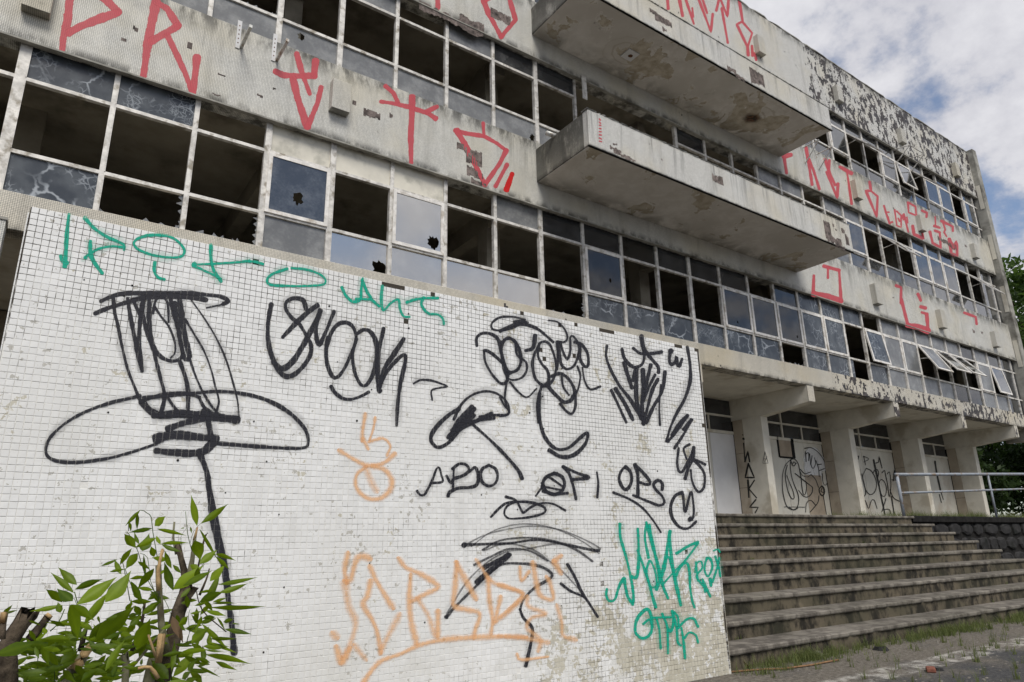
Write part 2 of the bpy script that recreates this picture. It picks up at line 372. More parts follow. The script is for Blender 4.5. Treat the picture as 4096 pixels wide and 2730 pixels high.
M['stone'] = plain('dark_rubble_stone', (.032, .031, .031), .9, .2, .4, 5., bump=.6, dark=(.012, .013, .011), dscale=3.)
M['mortar'] = plain('dark_mortar', (.02, .019, .018), .95, .1, .4, 9.)
M['concrete'] = plain('terrace_concrete', (.20, .185, .16), .9, .2, .3, 3., dark=(.08, .075, .06), dscale=2.)
M['rail'] = plain('grey_painted_pipe', (.24, .265, .30), .45, .4, .12, 6., dark=(.2, .15, .11), dscale=7.)
def ground_mat():
    m, g = mat('gritty_asphalt_and_dirt'); p = g.pos(); x, y, z = g.sep(p)
    n = g.noise(p, 1.3, 7., .62); f = g.noise(p, 26., 5., .7); ff = g.noise(p, 140., 3., .7)
    asp = g.mix(g.sm(g.add(g.mul(f, .5), g.mul(ff, .5)), .36, .66), (.03, .031, .034), (.115, .112, .108))
    dirt = g.mix(g.sm(g.add(g.mul(f, .6), g.mul(ff, .4)), .38, .66), (.085, .075, .062), (.235, .21, .175))
    dm = g.sm(g.add(g.mul(g.sm(y, 2.6, 3.7), .34), g.mul(n, .9)), .52, .78)
    c = g.mix(dm, asp, dirt)
    band = g.mul(g.sm(g.m('ABSOLUTE', g.sub(y, 3.42)), .13, .17, 1., 0.), g.sm(x, 4.6, 5.2))
    wear = g.sm(g.add(g.mul(g.noise(p, 5.5, 7., .7), .7), g.mul(ff, .3)), .46, .58)
    c = g.mix(g.mul(g.mul(band, wear), .8), c, (.46, .44, .40))
    pit = g.sm(g.vor(p, 60., 'F1'), .1, .3)
    g.out(g.bsdf(c, .95, .2, g.bump(g.add(g.add(f, ff), g.mul(pit, .4)), .6, .012))); return m
M['ground'] = ground_mat()
def leaf_mat(name, c0, c1, trans=.35, rough=.38):
    m, g = mat(name); p = g.pos(); n = g.noise(p, 11., 5.)
    wn = g.attr('tint')[2]
    c = g.mix(g.m('ADD', g.mul(g.sub(n, .5), .7), wn, clamp=True), c0, c1)
    b = g.bsdf(c, rough, .25)
    t = g.node('ShaderNodeBsdfTranslucent', {'Color': g.mix(.5, c, tuple(min(1, k*2.2) for k in c1))}).outputs[0]
    g.out(g.node('ShaderNodeMixShader', [trans, b, t]).outputs[0]); return m
M['leaf'] = leaf_mat('glossy_green_leaf', (.034, .07, .002), (.165, .24, .004), .33, .48)
M['deadleaf'] = leaf_mat('dry_brown_leaf', (.12, .075, .04), (.24, .16, .09), .2, .7)
M['treeleaf'] = leaf_mat('tree_foliage', (.02, .05, .01), (.075, .13, .022), .35, .5)
M['darkleaf'] = leaf_mat('shaded_shrub_foliage', (.010, .022, .006), (.035, .065, .012), .25, .6)  # shade under the canopy is put into this dark leaf colour
M['grass'] = leaf_mat('grass_blade', (.055, .085, .02), (.16, .18, .06), .3, .6)
M['bark'] = plain('rough_grey_bark', (.10, .078, .056), .95, .1, .7, 22., bump=1., dark=(.03, .024, .018), dscale=14.)
M['greenbark'] = plain('green_grey_bark', (.20, .19, .12), .9, .1, .35, 18., bump=.6, dark=(.09, .075, .05), dscale=10.)
M['cutwood'] = plain('freshly_cut_wood', (.44, .30, .15), .85, .15, .35, 26., bump=.6, dark=(.24, .14, .06), dscale=9.)
M['stem'] = plain('green_twig', (.07, .11, .025), .7, .2, .3, 20.)
M['brick'] = plain('red_brick', (.21, .085, .06), .95, .1, .35, 25.)
M['cord'] = plain('rusty_root', (.22, .13, .07), .95, .1, .3, 25.)
# ================================================================ setting
def sheet(name, x0, x1, y0, y1, z, mt): 
    return tag(add(name, ([(x0, y0, z), (x1, y0, z), (x1, y1, z), (x0, y1, z)], [(0, 1, 2, 3)]), mt), kind='structure')
sheet('ground', -300, 600, -300, 600, 0, M['ground'])
TZ = 1.53                                       # terrace level (top of the stairs)
STX0, STX1 = 5.32, 15.5
tag(add('terrace', join(box(5.32, 15.5, 7.4, 22, 0.01, TZ), box(15.5, 60, 7.62, 22, .01, TZ)), M['concrete']), kind='structure')

# ---------------------------------------------------------------- staircase
st = thing('staircase', (10.4, 4.32, 0), 'wide mildewed concrete staircase climbing from the asphalt to the terrace', 'staircase')
def rough_slab(x0, x1, y0, y1, z0, z1, n, jit, rng):
    """slab with a chipped, uneven front edge"""
    V, F = [], []
    for i in range(n+1):
        x = x0+(x1-x0)*i/n; a = rng.uniform(-jit, jit); b = rng.uniform(-jit, jit)*.5
        if rng.random() < .05: a += jit*4
        V += [(x, y0+a+.006, z0), (x, y0+a, z0+.012), (x, y0+a*.8, z1-.012+b), (x, y0+a+.012, z1+b*.3), (x, y1, z1), (x, y1, z0)]
    for i in range(n):
        o = i*6
        for k in range(6): F.append((o+k, o+6+k, o+6+(k+1) % 6, o+(k+1) % 6))
    F.append(tuple(range(6))); F.append(tuple(n*6+k for k in range(6))[::-1])
    return V, F
rg = random.Random(3)
for i in range(9):
    y = 4.3194+.3762*i; z = .17*(i+1)
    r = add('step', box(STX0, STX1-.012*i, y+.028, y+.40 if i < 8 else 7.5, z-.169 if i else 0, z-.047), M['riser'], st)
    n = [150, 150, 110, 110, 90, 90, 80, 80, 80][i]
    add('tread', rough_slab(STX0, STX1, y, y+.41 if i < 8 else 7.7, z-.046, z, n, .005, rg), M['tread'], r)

# ---------------------------------------------------------------- rubble retaining wall right of the stairs
rw = thing('retaining_wall', (22, 7.6, 0), 'dark rubble stone retaining wall beside the staircase under the railing', 'stone wall')
add('core', box(15.52, 44, 7.45, 7.61, 0, TZ-.12), M['mortar'], rw)
add('coping', rough_slab(15.5, 44, 7.36, 7.62, TZ-.12, TZ+.012, 150, .012, rg), M['mortar'], rw)
def rock(cx, cz, w, h, y0, rng, n=8):
    a0 = rng.uniform(0, 6.28); R = [(w/2*.98, h/2*.98)]*1
    ring = []
    for k in range(n):
        a = a0+2*math.pi*k/n; c, s_ = math.cos(a), math.sin(a)
        q = 1/max(abs(c), abs(s_))**.88*rng.uniform(.86, 1.0)
        ring.append((cx+w/2*c*q, cz+h/2*s_*q))
    V = [(x, y0, z) for x, z in ring]+[(cx+(x-cx)*.93, y0-.035-rng.uniform(0, .015), cz+(z-cz)*.9) for x, z in ring]+[(cx+(x-cx)*.7, y0-.045-rng.uniform(0, .02), cz+(z-cz)*.7) for x, z in ring]
    F = []
    for l in range(2):
        for k in range(n): F.append((l*n+k, l*n+(k+1) % n, (l+1)*n+(k+1) % n, (l+1)*n+k))
    F.append(tuple(2*n+k for k in range(n)))
    return V, F
rg = random.Random(5); zc = .03
for row in range(4):
    h = [.36, .33, .35, .31][row]; x = 15.55+rg.uniform(0, .2)
    while x < 34:
        wd = rg.uniform(.32, .85); add('stone', rock(x+wd/2, zc+h/2, wd*.95, h*.95, 7.452, rg), M['stone'], rw, smooth=False); x += wd
    zc += h+.012

# ---------------------------------------------------------------- railing on the terrace edge
hr = thing('handrail', (18, 7.56, TZ), 'grey pipe handrail on the terrace edge beside the staircase', 'handrail')
def rz(x): return EYE+1.315+(x-15.5)*.042
for px in (15.55, 20.2, 24.9, 29.6):
    add('post', tube([(px, 7.56, TZ-.02), (px, 7.56, rz(px)-.01)], .034 if px < 16 else .027, 12), M['rail'], hr, True)
add('top_rail', tube([(15.50, 7.56, rz(15.5)), (34, 7.56, rz(34))], .036, 14), M['rail'], hr, True)
add('middle_rail', tube([(15.56, 7.56, rz(15.5)-.39), (34, 7.56, rz(34)-.41)], .024, 12), M['rail'], hr, True)

# ================================================================ building
BX0, BX1 = -5.6, 28.83
bd = thing('office_building', (11.5, 13, 0), 'abandoned three-storey mosaic-clad building with long broken window bands and two balconies', 'building')
Z = lambda e: EYE+e
FL = [dict(sill=Z(4.04), low=Z(4.60), tr=Z(5.59), head=Z(6.07)), dict(sill=Z(7.42), low=Z(7.94), tr=Z(8.95), head=Z(9.39)), dict(sill=Z(10.77), low=Z(11.27), tr=Z(12.19), head=Z(12.61))]
ROOF = Z(14.6); BB = Z(3.577)
# cladding bands (with the recess soffit over each window band)
def band(name, z0, z1, mt, depth=.30):
    o = add(name, box(BX0, BX1, YF, YF+depth, z0, z1), mt, bd, bevel=.006); return o
b0 = band('slab_band', BB, FL[0]['sill'], M['band'])
s1 = band('spandrel', FL[0]['head'], FL[1]['sill'], M['sp1'])
s2 = band('spandrel', FL[1]['head'], FL[2]['sill'], M['sp2'])
pa = band('parapet', FL[2]['head'], ROOF, M['parapet'])
for f in FL:                                     # thin drip mould under each spandrel
    add('drip_edge', box(BX0, BX1, YF-.012, YF+.06, f['head']-.025, f['head']-.002), M['pil'], bd)
# floors, ceilings and rear shell
for i, (z0, z1) in enumerate(((BB-.02, BB+.32), (FL[0]['head']+.16, FL[0]['head']+.5), (FL[1]['head']+.16, FL[1]['head']+.5), (FL[2]['head']+.16, FL[2]['head']+.5))):
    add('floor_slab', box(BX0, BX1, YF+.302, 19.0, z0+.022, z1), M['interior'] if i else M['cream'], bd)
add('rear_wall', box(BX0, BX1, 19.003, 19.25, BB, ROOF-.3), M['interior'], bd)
add('end_wall', box(BX0-.2, BX0-.003, YF+.05, 19.25, BB, ROOF), M['pil'], bd)
COLX = [-1.16, 2.9, 6.98, 11.05, 15.13, 19.2, 23.27, 27.2]
for fi, f in enumerate(FL):
    zb = [BB+.32, FL[0]['head']+.5, FL[1]['head']+.5][fi]; zt = f['head']+.18
    for k, cx in enumerate(COLX):
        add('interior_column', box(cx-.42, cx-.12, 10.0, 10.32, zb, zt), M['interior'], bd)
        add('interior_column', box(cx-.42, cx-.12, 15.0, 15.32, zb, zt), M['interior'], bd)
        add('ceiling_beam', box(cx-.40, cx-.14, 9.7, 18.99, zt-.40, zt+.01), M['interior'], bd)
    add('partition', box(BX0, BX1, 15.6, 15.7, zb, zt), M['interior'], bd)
add('interior_column', box(-.95, -.50, 11.0, 11.25, BB+.32, FL[0]['head']+.18), M['interior'], bd)
# end pilaster
pz = add('pilaster', box(28.83, 29.16, YF-.20, YF+.9, BB-.4, ROOF+.10), M['pil'], bd, bevel=.012)
add('side_wall', box(28.835, 29.1, YF+.903, 19.25, BB, ROOF), M['pil'], bd)
for k in range(5): add('patch', box(28.812, 28.829, YF-.15, YF-.02, 13.2-k*2.1, 14.2-k*2.1), M['cream'], pz)
# roof edge coping
add('roof_coping', rough_slab(BX0, BX1, YF-.02, YF+.5, ROOF+.001, ROOF+.05, 160, .012, random.Random(9)), M['pil'], bd)

# ---------------------------------------------------------------- balconies
def balcony(z0, z1, seed, sm_):
    b = add('balcony', box(7.12, 15.42, 7.62, YF-.002, z0, z0+.14), M[sm_], bd)
    add('front_parapet', box(7.1, 15.45, 7.59, 7.73, z0+.012, z1), M['balc'], b, bevel=.012)
    add('side_parapet', box(7.1, 7.24, 7.731, YF-.002, z0+.012, z1-.02), M['balcside'], b, bevel=.01)
    add('side_parapet', box(15.31, 15.45, 7.731, YF-.002, z0+.012, z1-.02), M['balc'], b, bevel=.01)
    add('drip_edge', rough_slab(7.092, 15.458, 7.582, 7.62, z0-.014, z0+.011, 150, .004, random.Random(seed+9)), M['mortar'], b)
    add('parapet_cap', rough_slab(7.085, 15.465, 7.578, 7.742, z1+.001, z1+.022, 190, .008, random.Random(seed)), M['balc'], b)
    return b
bl = balcony(Z(6.545), Z(7.27), 1, 'soffit2'); bu = balcony(Z(9.893), Z(10.56), 2, 'soffit')
# soffit fittings: rusted lamp plate and corroded lamp recess on the upper balcony, drain pipe on the lower one
def disc_patch(c, r, z, n, rng, th=.012, ex=1.3):
    V = [(c[0], c[1], z-th*1.5)]+[(c[0]+r*ex*math.cos(6.283*k/n)*rng.uniform(.75, 1.1), c[1]+r*math.sin(6.283*k/n)*rng.uniform(.75, 1.1), z-th) for k in range(n)]
    m_ = len(V); V += [(x, y, z+.004) for x, y, _ in V[1:]]
    F = [(0, 1+(k+1) % n, 1+k) for k in range(n)]+[(1+k, 1+(k+1) % n, m_+(k+1) % n, m_+k) for k in range(n)]
    return V, F
def lamp_at(px, py, zz): return on_z(px, py, zz)
zz = Z(9.893); p0 = lamp_at(2000+905/1.7418, 380/1.7418, zz); rg = random.Random(8)
lp = add('lamp_plate', box(p0.x-.15, p0.x+.15, p0.y-.14, p0.y+.14, zz-.035, zz-.002), M['doorw'], bu, bevel=.01)
add('rust_hole', disc_patch((p0.x+.01, p0.y), .05, zz-.036, 13, rg, .004), M['rust'], bu)
p2 = on_x(2000+375/1.7418, 945/1.7418, 7.1)
add('drain_pipe', tube([(7.2, p2.y, p2.z), (6.93, p2.y, p2.z-.01)], .045, 12), M['grille'], bl, True)

# ---------------------------------------------------------------- windows
MS = [-.61, -.505, -.40, -.295, -.19, -.082, .026, .133, .240, .347, .455, .563, .673, .784, .897, 1.009, 1.121, 1.231, 1.343, 1.455, 1.566, 1.675, 1.785, 1.895, 2.004, 2.112, 2.222, 2.331, 2.441, 2.549, 2.657, 2.767, 2.880, 2.99, 3.09, 3.13]
MX = [s*YG for s in MS]; J0 = -4                # MX index = column number + 4
# pane code: '.' open  d dark film  c clear  s mirror film  f far reflecting  g frosted grey  b blue film  k cream  v vein  w dense vein  r flaking
# T / M / B rows, columns -4 .. 29
ROWS = [
 ('gd.g' '.vw.kkk.gd' 'dcddd.dvrr' '.gggggdgdd' 'd', 'd...' '....B.S...' 'D...DDDVR.' 'xGGOPp.GQd' 'd', 'gg.g' 'gv..gssss.' 'vvvwvv.rr/' 'rggggcdggd' 'd'),
 ('gdgg' 'gggg.g.gdd' '...d..gg.g' 'gff.ffff.f' 'd', '.d..' '..........' '..........' 'F.o.FFF.of' 'd', 'gggg' 'gggggggggg' '...ggggggg' 'ffgfffffff' 'd'),
 ('fgfg' 'gfgf.fgfgf' '...fgfffff' 'ffff.f.f.f' 'd', 'fgf.' 'f.fg.f.gff' '...ff.fff.' 'Fo.FQoFF.F' 'd', 'gfgf' 'gfgfgfgfgf' '...fffffff' '.fffffgfff' 'd')]
assert all(len(r) == 35 for q in ROWS for r in q)
PANE = dict(d='g_dark', c='g_clear', s='g_sky', f='g_far', g='g_grey', b='g_blue', k='g_cream', v='g_vein', w='g_vein2', r='g_frost',
            B='g_blue', S='g_sky', D='g_dark', V='g_vein2', W='g_vein', R='g_vein', F='g_far', G='g_grey', o='g_far', x='g_frost', O='g_grey', P='g_far', p='g_far', Q='g_far')
PANE['/'] = 'g_frost'
SASH = {'B': 0, 'S': 0, 'D': 0, 'V': 0, 'W': 0, 'R': 0, 'F': 0, 'G': 0, 'Q': 9, 'x': 7, 'o': 40, 'O': 28, 'P': 36, 'p': 38}
DW = [.052, .055, .06]
HOLE = {(0, 4, 1): (.50, .33, .085), (0, 6, 1): (.82, .16, .11), (0, 5, 2): (.9, .12, .16), (0, 10, 1): (.66, .36, .035), (0, 14, 1): (.45, .14, .03), (0, 16, 1): (.78, .17, .035), (1, 4, 2): (.35, .72, .06), (1, 8, 2): (.93, .25, .08)}
SHARD = {(0, 2, 2), (0, 3, 2), (0, 9, 2), (1, 3, 1), (0, 16, 2)}
def holed(x0, x1, z0, z1, y, hx, hz, r, rng, th=.005):
    n = 20; cx, cz = x0+(x1-x0)*hx, z0+(z1-z0)*hz; ring, out = [], []
    for k in range(n):
        a = 2*math.pi*k/n+.01; c, s_ = math.cos(a), math.sin(a); rr = r*rng.uniform(.62, 1.15)
        t = min(((x1-cx)/c if c > 0 else (x0-cx)/c) if abs(c) > 1e-6 else 9, ((z1-cz)/s_ if s_ > 0 else (z0-cz)/s_) if abs(s_) > 1e-6 else 9)
        ring.append((cx+c*min(rr, t*.97), cz+s_*min(rr*1.25, t*.97))); out.append((cx+c*t, cz+s_*t))
    cor = [(x0, z0), (x1, z0), (x1, z1), (x0, z1)]
    for c_ in cor:                                # snap the nearest rim sample to each corner
        k = min(range(n), key=lambda i: (out[i][0]-c_[0])**2+(out[i][1]-c_[1])**2); out[k] = c_
    V = [(x, y, z) for x, z in ring]+[(x, y, z) for x, z in out]+[(x, y+th, z) for x, z in ring]+[(x, y+th, z) for x, z in out]; F = []
    for k in range(n):
        j = (k+1) % n
        F += [(k, n+k, n+j, j), (2*n+k, 2*n+j, 3*n+j, 3*n+k), (k, j, 2*n+j, 2*n+k)]
    return V, F
def shards(x0, x1, z0, z1, y, rng):
    V, F = [], []
    def tri(a, b, c):
        n = len(V)
        for q in (a, b, c): V.append((q[0], y, q[1])); 
        for q in (a, b, c): V.append((q[0], y+.005, q[1]))
        F.extend([(n, n+1, n+2), (n+5, n+4, n+3), (n, n+3, n+4, n+1), (n+1, n+4, n+5, n+2), (n+2, n+5, n+3, n)])
    z = z0
    while z < z1-.05:
        d = rng.uniform(.04, .11)
        if rng.random() < .6: tri((x1, z), (x1, z+d), (x1-rng.uniform(.02, .09), z+d*rng.uniform(.2, .9)))
        z += d
    x = x0
    while x < x1-.05:
        d = rng.uniform(.05, .14)
        if rng.random() < .5: tri((x, z0), (x+d, z0), (x+d*rng.random(), z0+rng.uniform(.02, .07)))
        x += d
    return V, F
rw_ = random.Random(21)
FR = .052                                        # mullion face width
for fi, f in enumerate(FL):
    T, Mi, B = ROWS[fi]
    zs = [(f['tr']+.022, f['head']+.11), (f['low']+.022, f['tr']-.022), (f['sill']+.035, f['low']-.022)]
    for ci in range(len(MX)-1):
        j = ci+J0; xa, xb = MX[ci], MX[ci+1]
        door = fi == 1 and 10 <= j <= 12 or fi == 2 and 10 <= j <= 12
        wm = .11 if j == 1 else (.075 if j in (4, 5, 9, 13, 21) else FR)
        xl, xr = xa+wm/2, xb-FR/2
        zb_, zt_ = f['sill']-.02, f['head']+.13
        y0, y1 = YG-.035, YG+.04
        parts = []
        if not (door and j > 10): parts.append(box(xa-wm/2, xa+wm/2, y0, y1, zb_, zt_))
        parts.append(box(xl+.0005, xr-.0005, y0+.006, y1-.006, zt_-.05, zt_-.001))
        if not door:
            for zz_ in (f['tr'], f['low']): parts.append(box(xl+.0005, xr-.0005, y0+.003, y1-.006, zz_-.024, zz_+.024))
            parts.append(box(xl+.0005, xr-.0005, y0+.002, y1-.004, f['sill']-.012, f['sill']+.036))
            # thin glazing beads
            for (za, zb2) in zs: parts.append(box(xl+.001, xl+.012, y0-.004, y0+.02, za+.001, zb2-.001))
        wnd = add('window', join(*parts), M['metal'], bd)
        if door: continue
        for ri, row in enumerate((T, Mi, B)):
            ch = row[ci] if ci < len(row) else 'd'
            if ch == '.':
                if (fi, j, ri) in SHARD: tag(add('glass_shards', shards(xl, xr, zs[ri][0], zs[ri][1], YG, rw_), M['g_grey'], wnd), kind='stuff')
                continue
            pm = M[PANE[ch]]; za, zb2 = zs[ri]
            if ch in SASH:
                ang = math.radians(SASH[ch]); sw = .055; hx = (xa+xb)/2; L = Vector((hx, y0+.0, zb2+.004))
                wd = (xb-xa)/2-.031; ht = zb2-za+.012
                fr = join(box(-wd, -wd+sw, -.022, .012, -ht, 0), box(wd-sw, wd, -.022, .012, -ht, 0), box(-wd+sw, wd-sw, -.020, .010, -sw, 0), box(-wd+sw, wd-sw, -.020, .010, -ht, -ht+sw))
                add('sash', fr, M['sashm'], wnd, loc=L, rot=(-ang, 0, 0))
                px0, px1, pz0, pz1 = -wd+sw-.002, wd-sw+.002, -ht+sw-.002, -sw+.002
                hl = HOLE.get((fi, j, ri))
                vf = holed(px0, px1, pz0, pz1, -.008, *hl, rw_) if hl else box(px0, px1, -.008, -.003, pz0, pz1)
                add('sash_pane', vf, pm, wnd, loc=L, rot=(-ang, 0, 0))
                if ang > .3:                       # friction stay
                    e = Vector((hx-wd+.02, L.y-math.sin(ang)*ht*.55, L.z-math.cos(ang)*ht*.55))
                    add('stay', tube([(hx-wd+.02, YG, L.z-ht*.45), tuple(e)], .009, 6), M['metal'], wnd)
            else:
                hl = HOLE.get((fi, j, ri)); yp = YG+rw_.uniform(-.004, .004)
                if ch == '/': vf = box(xl, xl+.22, yp, yp+.005, za, zb2)
                else: vf = holed(xl, xr, za, zb2, yp, *hl, rw_) if hl else box(xl, xr, yp, yp+.005, za, zb2)
                add('pane', vf, pm, wnd)
# stray window hardware: transom leaf hanging into the balcony doorway, two sashes flipped up on the top floor
def bars(P, r=.014): return join(*[tube([a, b], r, 6) for a, b in P])
xq = MX[14]; add('hanging_leaf', box(xq+.05, xq+.17, YG-.22, YG-.20, FL[1]['tr']-.12, FL[1]['head']), M['metal'], bd)
for (jj, fi, zz_, out, hh) in ((24, 2, FL[2]['head']-.02, .55, .10), (18, 2, FL[2]['tr']-.1, .5, .1)):
    xa, xb = MX[jj-J0], MX[jj-J0+1]; ya = YG-.04; yo = ya-out
    add('open_frame', bars([((xa, ya, zz_), (xa, yo, zz_-hh)), ((xb, ya, zz_), (xb, yo, zz_-hh)), ((xa, yo, zz_-hh), (xb, yo, zz_-hh)), ((xa, ya, zz_-.55), (xa, yo, zz_-hh)), ((xb, ya, zz_-.55), (xb, yo, zz_-hh))], .018), M['metal'], bd)

# ---------------------------------------------------------------- places where the mosaic has come off (outline follows the tile grid)
M['bare'] = plain('bare_render_under_mosaic', (.20, .165, .15), .95, .1, .6, 16., bump=1., dark=(.045, .04, .038), dscale=8.)
def bare_patch(crop, x0, y0, x1, y1, Y, parent, rag=.35, seed=0):
    ox, oy = crop; S_ = 1.7418; a = on_y(ox+x0/S_, oy+y0/S_, Y); c = Vector((on_y(ox+x1/S_, oy+(y0+(x1-x0)*.4)/S_, Y).x, Y, on_y(ox+x0/S_, oy+(y0+(y1-y0)*.8)/S_, Y).z)); r = random.Random(int(x0*7+y0)); t = .021
    xl, xr, zb, zt = min(a.x, c.x), max(a.x, c.x), min(a.z, c.z), max(a.z, c.z); n = max(1, round((xr-xl)/t)); h = max(t, zt-zb); V, F = [], []
    lo, hi = 0., 0.
    for k in range(n):
        lo = min(max(lo+r.choice((-1, 0, 0, 1))*t, 0), h*rag); hi = min(max(hi+r.choice((-1, 0, 0, 1))*t, 0), h*rag)
        e = box(xl+k*t+.0002, xl+(k+1)*t-.0002, Y-.0016-.0004*r.random(), Y+.001, zb+lo, max(zb+lo+t, zt-hi)); q = len(V); V += e[0]; F += [tuple(i+q for i in p_) for p_ in e[1]]
    tag(add('bare_patch', (V, F), M['bare'], parent), kind='stuff')
Q1, Q2, Q3, Q4, Q8 = (0, 0), (1000, 0), (2000, 0), (2996, 0), (2996, 800)
for (q, x0, y0, x1, y1, par) in ((Q1, 930, 178, 968, 225, s1), (Q1, 845, 262, 885, 288, s1), (Q1, 1308, 292, 1345, 348, s1), (Q1, 1518, 508, 1570, 532, s1), (Q1, 1790, 655, 1830, 675, s1), (Q1, 1480, 648, 1530, 662, s1), (Q2, 50, 652, 92, 678, s1), (Q2, 160, 610, 182, 630, s1), (Q2, 792, 752, 908, 822, s1), (Q2, 715, 690, 742, 738, s1), (Q2, 972, 785, 998, 828, s1), (Q2, 1440, 990, 1615, 1060, s1), (Q2, 1505, 1060, 1620, 1150, s1), (Q2, 1510, 1150, 1620, 1240, s1), (Q2, 1540, 1235, 1645, 1285, s1),
        (Q2, 1180, 0, 1622, 90, s2), (Q2, 1460, 90, 1630, 190, s2), (Q2, 1675, 50, 1815, 135, s2), (Q8, 1310, 250, 1400, 295, s2), (Q8, 1395, 290, 1440, 350, s2), (Q8, 870, 625, 885, 690, s1), (Q8, 998, 670, 1010, 690, s1), (Q8, 1555, 900, 1570, 930, s1), (Q8, 1615, 915, 1628, 935, s1), (Q4, 1000, 1440, 1010, 1462, s2), (Q8, 1500, 305, 1512, 330, s2)):
    bare_patch(q, x0, y0, x1, y1, YF, par)
for (q, x0, y0, x1, y1, par) in ((Q3, 1040, 55, 1110, 100, bu), (Q3, 1075, 85, 1190, 150, bu), (Q3, 1130, 185, 1160, 225, bu), (Q3, 1580, 455, 1640, 500, bu), (Q3, 1640, 510, 1700, 545, bu), (Q3, 1735, 465, 1830, 600, bu), (Q3, 765, 1010, 845, 1045, bl), (Q3, 790, 1045, 870, 1080, bl), (Q3, 860, 1075, 940, 1110, bl), (Q3, 785, 990, 815, 1015, bl), (Q3, 1475, 1205, 1550, 1275, bl), (Q3, 1038, 1003, 1044, 1012, bl), (Q3, 1122, 1105, 1134, 1128, bl), (Q8, 515, 140, 560, 290, bl), (Q8, 540, 235, 640, 305, bl), (Q8, 640, 195, 665, 235, bl), (Q8, 665, 235, 690, 330, bl), (Q8, 580, 165, 592, 195, bl), (Q8, 600, 200, 612, 215, bl), (Q8, 600, 300, 665, 340, bl)):
    bare_patch(q, x0, y0, x1, y1, 7.59, par)

# ---------------------------------------------------------------- mosaic light boxes on the cladding
def light_box(px, py, w=.29, h=.50, d=.15):
    c = on_y(px, py, YF-d)
    b = add('light_box', box(c.x-w/2, c.x+w/2, YF-d, YF-.001, c.z-h/2, c.z+h/2), M['boxm'], bd, bevel=.006)
    add('box_base', box(c.x-w/2+.012, c.x+w/2-.012, YF-d+.012, YF-.003, c.z-h/2-.006, c.z-h/2-.0005), M['balcside'], b)
S = 1.7418
for (o, x, y, w_, h_) in (((0, 0), 275, -60, .30, .52), ((1000, 0), 640, 665, .30, .52), ((2996, 0), 90, 310, .3, .58), ((2996, 0), 637, 652, .3, .55), ((2996, 0), 1078, 945, .3, .55), ((2996, 0), 1458, 1182, .3, .55),
        ((2996, 0), 768, 1320, .3, .6), ((2996, 800), 1215, 160, .3, .55), ((2996, 800), 1588, 355, .3, .55),
        ((2996, 800), 905, 655, .3, .6), ((2996, 800), 1358, 828, .3, .6), ((2996, 800), 1733, 970, .3, .55)):
    light_box(o[0]+x/S, o[1]+y/S, w_, h_)
# air-conditioner brackets
def bracket(px, py):
    c = on_y(px, py, YF-.02)
    b = add('ac_bracket', box(c.x-.03, c.x+.03, YF-.014, YF-.001, c.z-.02, c.z+.46), M['doorw'], bd)
    add('bracket_arm', box(c.x+.032, c.x+.075, YF-.52, YF-.002, c.z, c.z+.045), M['grille'], b)
    add('bracket_hole', join(*[box(c.x-.008, c.x+.008, YF-.0155, YF-.0145, c.z+.06+k*.075, c.z+.08+k*.075) for k in range(5)]), M['rust'], b)
bracket(1655/S, 325/S); bracket(1905/S, 415/S); bracket(2000+1690/S-1000*0, -40)
for (px, py) in ((2996+395/S, 1140/S), (2996+490/S, 1185/S)):
    c = on_y(px, py, YF-.02)
    add('ac_bracket', bars([((c.x, YF-.005, c.z), (c.x, YF-.005, c.z+.55)), ((c.x, YF-.005, c.z), (c.x+.0, YF-.5, c.z+.50)), ((c.x, YF-.005, c.z+.5), (c.x, YF-.5, c.z+.5))], .016), M['grille'], bd)

# ---------------------------------------------------------------- undercroft: beams, columns, door wall
YC0, YC1, YD = 10.45, 11.02, 11.35
SOF = Z(3.559)
add('soffit', box(BX0, BX1, YF+.301, 19, BB+.0, BB+.0015), M['cream'], bd)
for k, cx in enumerate(COLX):
    x0, x1 = cx+.0, cx+.26
    # tapered cantilever beam, deeper at the column
    zt, zl, zc_ = BB-.001, Z(3.165), Z(3.03)
    prof = [(YF+.004, zl+.03), (YF+.02, zl), (YC0, zc_), (19, zc_-.05), (19, zt), (YF+.004, zt)]
    V = [(x0, y, z) for y, z in prof]+[(x1, y, z) for y, z in prof]; n = len(prof)
    F = [tuple(range(n)), tuple(range(n, 2*n))[::-1]]+[(i, n+i, n+(i+1) % n, (i+1) % n) for i in range(n)]
    b_ = add('beam', (V, F), M['cream'], bd, bevel=.008)
    add('beam_end', box(x0-.005, x1+.005, YF-.004, YF+.0035, zl+.02, BB-.003), M['band'], b_)
    if cx > 4:
        add('column', box(x0-.02, x1-.01, YC0, YC1, TZ, zc_+.02), M['cream'], bd, bevel=.008)
        cl = add('stone_cladding', box(x0+.01, x1-.04, YC1+.001, YD+.25, TZ, zc_-.003), M['mortar'], bd)
        for q in range(3):
            add('stone_panel', box(x0-.018, x0+.009, YC1+.004, YD-.03, TZ+.003+q*.87, TZ+.864+q*.87), M['marble'], cl)
DT = Z(2.68); TM = Z(3.15)
